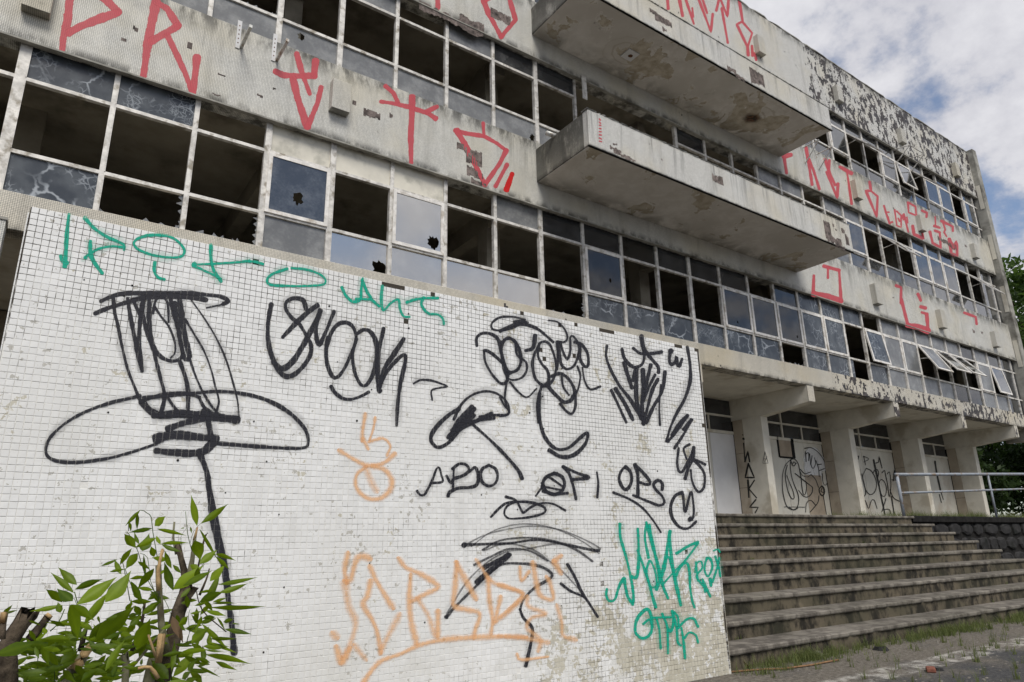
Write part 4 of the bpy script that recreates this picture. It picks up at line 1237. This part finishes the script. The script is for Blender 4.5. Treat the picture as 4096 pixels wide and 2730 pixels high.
# ---- black line drawings on the doors and the column
CX1 = COLX[4]-.02
graffiti('graffiti', """
C6
22; 490,698
10; 482,658
15; 492,745 505,930
15; 505,930 535,825 552,930
15; 540,950 508,1090 600,1092 540,950
15; 535,1118 545,1290
15; 600,1120 545,1205 622,1295
15; 615,1315 552,1392 640,1392 610,1445
""", M['p_door'], bd, lambda x, y, o: on_x(x, y, CX1-o), 'black vertical lettering on the column flank', smooth=False, wscale=1.15)
graffiti('graffiti', """
C6
7; 708,830 685,945 740,945 708,830
5; 700,900 725,905
5; 705,930 730,880
""", M['p_door'], bd, lambda x, y, o: on_y(x, y, YC0-o), None, smooth=False)
graffiti('graffiti', """
C6
160; 1190,860 1200,1000 1210,1150
70; 1160,1000 1190,1100 1215,1220
60; 1270,900 1300,1000
""", M['p_white'], bd, lambda x, y, o: on_y(x, y, YD-.010-o), 'white painted patch behind the line drawing')
graffiti('graffiti', """
C6
6; 975,905 1010,905 1045,950 1060,1020 1075,1100 1085,1200 1100,1265 1120,1250 1130,1180 1120,1130
6; 975,905 920,960 890,1050 885,1180 900,1290 930,1380 980,1415 1030,1400 1050,1330 1040,1250 1000,1150 975,1060 965,960 975,905
6; 935,965 915,1050 925,1150 950,1250 985,1308 1005,1290 990,1220 960,1150 930,1070
7; 970,920 985,960 1000,930 1020,950
6; 980,955 1000,975 1025,945
7; 1015,1050 1190,1190
6; 1060,1020 1090,1070 1140,1085 1172,1060
6; 1065,1005 1110,1050 1170,1035
6; 1050,1220 1100,1280 1150,1285 1185,1240 1190,1190
6; 1110,795 1180,790 1260,850 1320,950 1345,1060 1340,1140 1315,1170 1295,1130 1290,1050
7; 1120,830 1125,930
6; 1125,850 1150,840 1150,920
6; 1160,850 1170,960
6; 1185,870 1175,960 1195,1000 1220,950 1210,890
7; 1225,920 1250,1000 1258,1080
6; 1240,960 1280,955
6; 1260,1020 1310,1000
8; 1345,890 1365,960 1390,1070
6; 1320,930 1370,980 1415,950 1410,900
10; 1285,1175 1255,1210 1270,1260 1295,1275 1310,1235 1300,1190 1280,1180
7; 1285,1200 1275,1230 1295,1240
6; 1255,1275 1245,1340 1200,1400 1165,1440
6; 1120,1440 1130,1350 1170,1320 1220,1370
6; 1175,1060 1220,1110 1250,1190
7; 960,1395 1000,1420 1040,1400
5; 905,1387 1110,1390
7; 1300,1280 1330,1460
""", M['p_door'], bd, DP, wscale=1.5, label='thin black line drawing of a figure sprayed across the doors')
graffiti('graffiti', """
C7
5; 25,605 90,625
6; 20,630 65,690 90,620
5; 70,700 75,625
5; 135,620 190,650 140,680
5; 140,625 158,710
7; 50,860 45,770 75,725 100,780 115,880
6; 100,760 80,1000 160,1005 120,800
6; 165,745 215,770 260,850 268,930 245,990 205,1010 165,970 140,890 130,820 165,745
6; 235,790 262,750 290,780 280,850
6; 315,855 345,875 370,940 360,1015 330,1025 300,960 295,890 315,855
6; 325,790 350,765 365,830 380,900 395,1025
6; 380,800 400,780 415,900 405,1030
6; 405,960 440,1040 500,1078
7; 440,870 450,770 480,730 515,760
6; 425,860 470,865
6; 460,860 455,780 490,745
6; 300,640 325,740
7; 295,630 290,680 262,690
12; 240,660 290,900 355,1215
8; 420,1030 450,1215
6; 120,1160 130,1085 155,1070 190,1150 215,1075 245,1065 275,1150
6; 350,1160 400,1160 410,1200
7; 325,1180 365,1050
""", M['p_door'], bd, DP, wscale=1.5, label='thin black sprayed looping letters on the doors')
graffiti('graffiti', """
C7
14; 860,675 880,800 915,960
---
8; 905,1010 925,1090
---
7; 730,820 800,1180
---
6; 920,980 945,1060
""", M['p_door'], bd, DP, None, wscale=1.3)
# ================================================================ foreground shrub: cut stumps with fresh shoots
YS = 2.75
sh = thing('pruned_shrub', (.25, YS, 0), 'pruned shrub with cut stumps and bright green shoots against the tiled wall', 'shrub')
rg = random.Random(31)
def sp(c, x, y, Y=YS): ox = 0 if c == 1 else 500; return on_y(ox+x/2.148, 2000+y/2.148, Y)
def pxm(Y=YS): return Y/FPX/2.148*.84            # metres per crop pixel at that depth (oblique view)
def limb(name, c, pts, w0, w1, mt, Y=YS, ground=False, n=14, jag=0.):
    P = [sp(c, x, y, Y) for x, y in pts]
    if ground: b = P[0]; P = [Vector((b.x*.9+.02, Y+rg.uniform(-.05, .05), 0)), Vector((b.x*.95, Y, b.z*.55))]+P
    Q = [Vector(p) for p in catmull([tuple(p) for p in P], .018)]
    m_ = len(Q); R = [(w0+(w1-w0)*i/(m_-1))*pxm(Y)*.47*rg.uniform(.92, 1.08) for i in range(m_)]
    v, f = tube(Q, R, n)
    v = [tuple(Vector(q)+Vector((rg.uniform(-1, 1), rg.uniform(-1, 1), rg.uniform(-1, 1)))*R[i//n]*(.075+jag*(i//n == m_-1))) for i, q in enumerate(v)]
    return add(name, (v, f), mt, sh, True)
limb('stump', 1, [(50, 1568), (40, 1330), (110, 1170), (250, 960)], 210, 120, M['bark'], 2.6, True, 18, .7)
limb('stump', 1, [(250, 1200), (330, 1110), (415, 1000)], 75, 62, M['bark'], 2.62)
limb('cut_end', 1, [(408, 1008), (432, 985)], 58, 52, M['cutwood'], 2.61)
limb('stump', 1, [(10, 1200), (25, 1060)], 62, 52, M['bark'], 2.5); limb('cut_end', 1, [(25, 1060), (32, 975)], 52, 40, M['cutwood'], 2.5, jag=.8)
limb('cut_branch', 1, [(560, 1568), (640, 1460), (720, 1340)], 95, 85, M['greenbark'], 2.68, True)
limb('cut_end', 1, [(640, 1460), (720, 1330), (800, 1240)], 92, 62, M['cutwood'], 2.66, jag=.3)
limb('branch', 1, [(690, 1300), (735, 1110)], 44, 34, M['bark'], 2.72)
limb('stump', 1, [(1075, 1568), (1070, 1330)], 66, 52, M['greenbark'], 2.7, True, jag=.8)
limb('stump', 2, [(300, 1568), (400, 1250), (460, 960), (560, 730)], 190, 120, M['bark'], 2.86, True, 18, .5)
limb('branch', 2, [(540, 760), (505, 600), (455, 390)], 85, 36, M['bark'], 2.86, jag=.8)
limb('branch', 2, [(545, 700), (580, 500), (600, 330)], 62, 30, M['greenbark'], 2.85); limb('cut_end', 2, [(596, 345), (622, 235)], 30, 16, M['cutwood'], 2.85)
limb('branch', 2, [(620, 620), (680, 340), (710, 285)], 18, 16, M['bark'], 2.9)
limb('branch', 2, [(640, 820), (700, 680), (725, 590)], 26, 12, M['bark'], 2.88)
limb('branch', 2, [(360, 1300), (315, 1080), (300, 850), (285, 560)], 66, 48, M['greenbark'], 2.78); limb('cut_end', 2, [(290, 780), (285, 600), (325, 430)], 46, 20, M['cutwood'], 2.75, jag=.9)
limb('branch', 2, [(440, 470), (415, 330), (425, 190)], 24, 18, M['greenbark'], 2.9)
limb('cut_end', 2, [(285, 1400), (320, 1160)], 62, 46, M['cutwood'], 2.66, jag=.6)
limb('cut_end', 2, [(262, 1345), (200, 1160)], 24, 16, M['cutwood'], 2.64)
limb('cut_end', 2, [(285, 1535), (215, 1440), (110, 1450)], 36, 26, M['cutwood'], 2.64)
limb('branch', 2, [(60, 1440), (220, 1250), (360, 1090)], 26, 18, M['greenbark'], 2.7)
limb('branch', 2, [(200, 1568), (230, 1400), (300, 1200)], 120, 70, M['greenbark'], 2.8, True)
limb('branch', 2, [(60, 1300), (140, 1080), (170, 880)], 40, 22, M['bark'], 2.9)
for c, pts, wd in ((1, [(690, 1270), (690, 1000), (640, 790)], 11), (1, [(430, 1130), (500, 1060), (555, 940)], 12), (1, [(320, 1480), (325, 1320), (300, 1220), (250, 1140)], 8), (1, [(470, 1560), (460, 1200)], 8), (1, [(480, 1560), (520, 1400), (420, 1290), (350, 1260)], 7),
        (2, [(290, 560), (240, 280), (225, 150), (190, 115), (130, 90), (40, 170), (30, 270)], 8), (2, [(260, 800), (170, 640), (110, 440), (30, 290), (0, 280)], 8), (2, [(290, 860), (220, 700), (195, 500), (130, 460)], 7), (2, [(160, 900), (60, 750), (0, 590)], 8), (2, [(575, 440), (540, 300), (520, 100)], 8), (2, [(560, 370), (590, 270), (650, 205)], 5), (2, [(870, 1135), (700, 990), (640, 900), (615, 790)], 13),
        (2, [(530, 1230), (560, 1130), (640, 1065)], 9), (2, [(400, 1568), (400, 1430)], 9), (2, [(620, 620), (700, 520), (780, 470)], 5), (2, [(555, 1140), (545, 1000), (560, 940)], 6), (2, [(640, 1060), (660, 930), (640, 880)], 6), (2, [(330, 840), (370, 920), (400, 1000)], 6), (2, [(110, 1010), (160, 900)], 6), (2, [(490, 400), (480, 320), (530, 240)], 4), (1, [(690, 1020), (640, 850), (540, 880)], 7), (1, [(1117, 870), (1060, 560), (1030, 500)], 8)):
    limb('twig', c, pts, wd, wd*.75, M['stem'] if wd < 13 else M['bark'], YS+rg.uniform(-.06, .06), n=6)
def leaf(c, bx, by, tx, ty, wpx, mt, Y=None, tint=None):
    Y = (2.52 if c == 1 else 2.68)+rg.uniform(-.1, .12) if Y is None else Y
    a = sp(c, bx, by, Y); t = sp(c, tx, ty, Y+rg.uniform(-.05, .05)); t = a+(t-a)*1.2; L = (t-a).length; ax = (t-a).normalized()
    view = (a-Vector((0, 0, EYE))).normalized(); sd_ = ax.cross(view).normalized(); nn = sd_.cross(ax).normalized()
    sd_ = (sd_*math.cos(.25)+nn*rg.choice((-1, 1))*math.sin(rg.uniform(.05, .4))).normalized(); nn = sd_.cross(ax).normalized()
    wd = wpx*pxm(Y)*.5*.88; sag = rg.uniform(-.05, .10)*L; fold = rg.uniform(.12, .45); curl = rg.uniform(-.1, .1)
    prof = [.04, .46, .82, 1., .97, .80, .53, .20, .0] if wpx/(L/pxm(Y)+1e-6) < .5 else [.05, .55, .9, 1., .93, .72, .42, .13, 0.]
    V, F, n = [], [], len(prof)
    for i, pr_ in enumerate(prof):
        s = i/(n-1); ctr = a+ax*(L*s)+nn*(math.sin(s*3.14)*sag)+sd_*(math.sin(s*2.6)*curl*wd)
        wv = wd*pr_*(1+.05*math.sin(i*2.1+bx))
        for u in (-1, -.5, 0, .5, 1): V.append(tuple(ctr+sd_*(wv*u)+nn*(abs(u)*wv*fold)+nn*(.06*wv*math.sin(i*1.9+u*3))))
    for i in range(n-1):
        for k in range(4): F.append((i*5+k, i*5+k+1, (i+1)*5+k+1, (i+1)*5+k))
    o = add('leaf', (V, F), mt, sh, True, loc=None)
    tn = rg.uniform(0, .9) if tint is None else tint
    at = o.data.attributes.new('tint', 'FLOAT', 'POINT'); at.data.foreach_set('value', [min(1, tn+(.18 if (i % 5) == 2 else 0)) for i in range(len(V))])
    return o
L1 = """660,730 525,605 75|635,800 465,652 55|645,770 848,695 70|625,870 510,780 95|535,880 415,788 70|540,905 300,950 45|610,900 780,1020 80|660,900 950,700 130|905,880 1090,650 150|720,1070 900,830 90|600,900 660,1160 100|520,970 500,890 60|815,1220 1110,960 170|560,1090 440,1040 35|290,1230 -10,1320 110|310,1220 255,1130 35|310,1320 190,1305 30|580,1430 290,1475 55|410,1530 190,1520 60|150,1568 10,1520 50|420,1310 495,1420 55|370,1270 500,1290 50|600,1200 370,1200 70|520,1410 650,1310 110|905,1470 1050,1240 75|960,1480 1050,1440 60|540,1460 640,1560 60|820,1300 920,1310 35|870,1230 930,1290 40|350,1240 410,1400 60|20,990 95,915 35|60,975 145,950 22|350,1080 260,1045 20|400,1150 370,1100 40|640,1080 430,1060 40|500,1240 640,1300 80|700,1560 820,1480 80|860,1430 740,1440 50|840,1000 860,1060 22|1060,1130 900,1200 40|1010,510 885,560 30|1030,560 1117,440 55|1040,640 990,530 50|940,620 1060,600 30|1010,1000 920,1020 50|560,1150 640,1250 90|480,1180 420,1250 60|700,1180 620,1090 70|650,1420 720,1520 60|300,1260 330,1350 35|560,1300 470,1260 55"""
L2 = """620,225 575,0 75|650,205 850,62 75|640,250 775,480 35|600,350 640,505 125|640,550 770,450 85|775,465 925,515 45|785,490 880,580 45|255,225 335,155 82|235,245 65,275 45|275,250 490,300 40|265,330 110,400 65|310,375 515,370 40|310,380 460,435 45|270,310 300,375 40|130,90 20,205 40|110,120 105,240 35|40,190 50,260 30|90,410 10,310 80|150,440 200,310 110|110,460 20,580 90|250,490 225,410 60|360,520 250,500 55|400,590 350,460 55|120,380 85,290 35|110,530 200,590 40|160,470 175,660 28|250,590 130,740 80|50,700 140,870 60|40,680 180,670 40|415,780 350,570 80|415,770 640,590 125|500,740 710,630 70|730,700 840,580 85|800,730 1090,675 50|800,800 1020,730 60|700,860 800,650 75|640,880 820,800 95|750,890 930,890 30|725,925 1140,915 52|690,950 840,990 45|665,1020 760,1010 45|560,980 650,960 28|640,800 740,780 30|845,1050 920,1030 50|855,1110 1055,1150 50|920,1060 980,1070 15|790,1010 850,1110 25|570,1230 700,1110 105|660,1065 850,1250 50|725,1195 930,1195 40|700,1215 930,1305 35|430,1240 590,1255 35|480,1310 690,1290 55|690,1290 830,1300 22|320,1340 480,1310 45|690,1330 1020,1400 60|780,1390 940,1455 45|610,1420 790,1510 25|415,1520 570,1330 95|400,1470 420,1240 55|540,1470 610,1380 65|375,1540 250,1400 110|490,1540 560,1480 60|20,1420 100,1400 40|520,1560 610,1540 60|100,1290 200,1060 145|180,1230 390,1160 50|60,1240 -40,1140 90|150,980 255,900 70|180,990 340,955 40|130,990 90,920 60|40,1080 120,1000 70|30,1000 120,985 40|460,1080 530,1010 70|440,990 470,1060 40|10,960 50,890 50|410,560 470,620 40|560,560 640,600 60|90,1060 20,1150 60|300,640 340,600 30|560,230 570,280 20|510,240 480,250 14|210,820 260,800 30|660,1000 620,1100 40|210,1480 330,1560 60"""
for c, txt in ((1, L1), (2, L2)):
    for l in txt.split('|'):
        a, b, wd = l.split(); bx, by = map(float, a.split(',')); tx, ty = map(float, b.split(',')); leaf(c, bx, by, tx, ty, float(wd), M['leaf'])
leaf(2, 405, 1000, 455, 1160, 75, M['deadleaf'], 2.66); leaf(2, 435, 1070, 490, 1210, 55, M['deadleaf'], 2.67)
for q in range(165):                                # small inner and lower shoots
    c = rg.choice((1, 2)); x = rg.uniform(230, 1100) if c == 1 else rg.uniform(-20, 760); y = rg.uniform(1080, 1600) if c == 1 else rg.triangular(620, 1600, 1450); an = rg.choice((rg.gauss(-.2, .5), rg.gauss(3.3, .5), rg.gauss(-1., .6))); l = rg.uniform(80, 200)
    leaf(c, x, y, x+l*math.cos(an), y+l*.6*math.sin(an), l*rg.uniform(.24, .36), M['leaf'], YS+rg.uniform(-.1, .2), rg.uniform(0, .7))

for q in range(75):                                # dense growth low on the left, shade put into a darker leaf tint
    x = rg.uniform(60, 1050); y = rg.uniform(1180, 1640); an = rg.choice((rg.gauss(-.3, .5), rg.gauss(3.5, .5), rg.gauss(-1.3, .5))); l = rg.uniform(90, 230)
    leaf(1, x, y, x+l*math.cos(an), y+l*.7*math.sin(an), l*rg.uniform(.24, .34), M['leaf'], rg.uniform(2.5, 2.95), rg.uniform(0, .4))

# ================================================================ trees beyond the building
def blades(spec):
    """spec: list of (centre, direction, normal, length, width) leaf quads"""
    V, F, T = [], [], []
    for (c, d, s, l, wd, t) in spec:
        n = len(V); V += [tuple(c), tuple(c+d*l*.5+s*wd), tuple(c+d*l), tuple(c+d*l*.5-s*wd)]; F.append((n, n+1, n+2, n+3)); T += [t]*4
    return V, F, T
def rv(r): 
    v = Vector((r.gauss(0, 1), r.gauss(0, 1), r.gauss(0, 1))); return v.normalized()
def tree(name, base, h, crown, nclump, per, leafl, mt, label, cat='tree', seed=1, trunk_r=.22, group=None):
    r = random.Random(seed); t = thing(name, base, label, cat, group); b = Vector(base)
    cz, rx, rz_ = crown
    pts = [b+Vector((math.sin(k*.9+seed)*.12*k, math.cos(k*.7+seed)*.1*k, h*k/6)) for k in range(6)]
    add('trunk', tube(pts, [trunk_r*(1-.13*k) for k in range(6)], 9), M['bark'], t, True)
    spec = []; cl = []
    for q in range(nclump):
        v = rv(r)*(r.random()**.4); c = b+Vector((v.x*rx, v.y*rx, cz+v.z*rz_)); cl.append(c); cr = r.uniform(.28, .55)*rx*.45; tq = r.uniform(0, .7)
        for _ in range(per):
            o_ = rv(r)*(cr*r.random()**.5); d = (rv(r)+Vector((0, 0, -.3))).normalized(); s = d.cross(rv(r)).normalized()
            l = leafl*r.uniform(.6, 1.3); spec.append((c+o_, d, s, l, l*.22, min(1, tq+r.uniform(0, .3))))
    V, F, T = blades(spec); o = add('crown', (V, F), mt, t); at = o.data.attributes.new('tint', 'FLOAT', 'POINT'); at.data.foreach_set('value', T)
    for q in range(9):
        e = r.choice(cl); m_ = pts[3+q % 3]; add('limb', tube([m_, (m_+e)/2+Vector((0, 0, .2)), e], [trunk_r*.4, trunk_r*.25, trunk_r*.1], 6), M['bark'], t, True)
    return t
tree('broadleaf_tree', (40.5, 11.4, 0), 9.5, (9.6, 4.3, 4.6), 150, 90, .42, M['treeleaf'], 'tall broadleaf tree rising beyond the end of the building', seed=3)
tree('broadleaf_tree', (48, 16, 0), 8, (8.0, 5, 4), 120, 80, .45, M['treeleaf'], 'rounder tree further off behind the end of the building', seed=5)
for i, (x, y, h, rx, lab) in enumerate(((34.5, 14.5, 3.6, 2.3, 'dense dark bush behind the terrace columns'), (38.5, 17.0, 4.4, 2.8, 'large dark bush deep behind the railing'), (42.5, 13.2, 4.0, 2.6, 'dark bush at the far end of the railing'), (36.5, 20.5, 5.4, 3.2, 'tallest dark bush, unseen and added to shade the rear of the terrace'), (46.5, 18.5, 5.2, 3.2, 'broad dark bush furthest along the terrace'))):  # the rearmost bush is added out of view to shade the terrace end
    tree('bush', (x, y, TZ), h*.7, (h*.55, rx, h*.5), 95, 85, .30, M['darkleaf'], lab, 'bush', seed=20+i, trunk_r=.12)

# ================================================================ grass, litter
def grass(name, spots, mt, label, lmin, lmax):
    r = random.Random(len(spots)); V, F, T = [], [], []
    for (x, y, z, n, rad) in spots:
        for _ in range(n):
            a = r.uniform(0, 6.28); d = rad*r.random()**.6; bx, by = x+d*math.cos(a), y+d*math.sin(a)*.7; l = r.uniform(lmin, lmax)*(1.2-.6*d/rad); le = r.uniform(0, 6.28); k = r.uniform(.15, .75)*l; wd = r.uniform(.0018, .0035)
            dx, dy = math.cos(le), math.sin(le); n0 = len(V); tt = r.random()
            for s in (0, .5, 1.):
                cx, cy, cz = bx+dx*k*s*s, by+dy*k*s*s, z+l*s*(1-.25*s*k/l); ww = wd*(1-.85*s)
                V += [(cx-dy*ww, cy+dx*ww, cz), (cx+dy*ww, cy-dx*ww, cz)]
            F += [(n0, n0+1, n0+3, n0+2), (n0+2, n0+3, n0+5, n0+4)]; T += [tt]*6
    o = add(name, (V, F), mt); at = o.data.attributes.new('tint', 'FLOAT', 'POINT'); at.data.foreach_set('value', T)
    return tag(o, label, 'grass', kind='stuff')
rg = random.Random(77); sp_ = []
for q in range(300):
    x = rg.uniform(5.3, 15.3); dens = .5+.5*math.sin(x*2.3)+.4*math.sin(x*5.1+1); 
    if rg.random() > dens+.25: continue
    sp_.append((x, 4.30-abs(rg.gauss(0, .10)), .001, rg.randint(18, 60), rg.uniform(.04, .17)))
for q in range(150): sp_.append((rg.uniform(5.2, 13), rg.uniform(2.4, 4.1), .001, rg.randint(5, 16), rg.uniform(.02, .06)))
grass('grass', sp_, M['grass'], 'weedy grass growing along the foot of the staircase', .04, .15)
sp_ = [(rg.uniform(15.4, 30), rg.uniform(7.66, 9.5), TZ, 60, .22) for q in range(190)]
grass('grass', sp_, M['grass'], 'tall grass fringe on the terrace behind the railing', .10, .26)
sp_ = []
for (x, i) in ((5.75, 1), (6.0, 1), (13.4, 2), (11.8, 1), (8.4, 5), (9.6, 7), (12.0, 6), (10.2, 3)): sp_.append((x, 4.3194+.3762*i+.02, .17*i+.002, 14, .05))
grass('grass', sp_, M['grass'], 'small weed tufts sprouting from the stair joints', .03, .09)
def pebble(c, r, rng): 
    V = []
    for k in range(6): a = 6.28*k/6; V.append((c[0]+r*math.cos(a)*rng.uniform(.6, 1.2), c[1]+r*math.sin(a)*rng.uniform(.6, 1.2), c[2]))
    V += [(c[0]+(x-c[0])*.7, c[1]+(y-c[1])*.7, c[2]+r*rng.uniform(.28, .42)) for x, y, z in V[:6]]
    return V, [(k, (k+1) % 6, 6+(k+1) % 6, 6+k) for k in range(6)]+[tuple(range(6, 12))]
pv = [pebble((rg.uniform(4.8, 13), rg.uniform(1.8, 4.2), .0), rg.uniform(.004, .017), rg) for _ in range(900)]
tag(add('gravel', join(*pv), M['concrete']), 'loose grey grit scattered over the asphalt', 'gravel', kind='stuff')
b = on_z(3723, 2678, .02); bk = add('brick_fragment', box(-.065, .065, -.035, .035, 0, .035), M['brick'], None, loc=(b.x, b.y, .001), rot=(0, 0, .5), bevel=.008)
tag(bk, 'broken piece of red brick lying on the asphalt', 'brick')
b = on_z(3755, 2672, .02); tag(add('stone_chip', pebble((0, 0, 0), .05, rg), M['stone'], None, loc=(b.x, b.y, .001)), 'dark stone chip beside the red brick piece', 'stone')
b = on_z(3530, 2594, .02); tag(add('stone_chip', pebble((0, 0, 0), .085, rg), M['stone'], None, loc=(b.x, b.y, .001)), 'flat dark stone chip at the edge of the stair grass', 'stone')
b = on_z(3255, 2613, .02); tag(add('stone_chip', pebble((0, 0, 0), .12, rg), M['concrete'], None, loc=(b.x, b.y, .001)), 'grey rubble lump half hidden in the stair grass', 'stone')
P = [on_z(x, y, .012) for x, y in ((2905, 2690), (3000, 2682), (3060, 2678), (3130, 2676), (3190, 2668), (3250, 2660), (3310, 2648), (3355, 2640))]
tag(add('dry_root', tube(P, .008, 7), M['cord'], None, True), 'thin brown root lying along the foot of the stairs', 'root')
for k, (x, y, l, wd, lab) in enumerate(((3020, 2640, .13, .05, 'orange dry leaf lying by the tiled wall end'), (2985, 2665, .10, .04, 'yellow fallen leaf at the wall foot'))):
    c = on_z(x, y, .03); V = [(-l/2, 0, .02), (0, -wd, .0), (l/2, 0, .03), (0, wd, .012)]; o = add('fallen_leaf', (V+[(q[0], q[1], q[2]+.002) for q in V], [(0, 1, 2, 3), (7, 6, 5, 4), (0, 4, 5, 1), (1, 5, 6, 2), (2, 6, 7, 3), (3, 7, 4, 0)]), M['deadleaf'], None, loc=(c.x, c.y, .02), rot=(.5, -.6, 1.+k)); tag(o, lab, 'leaf')
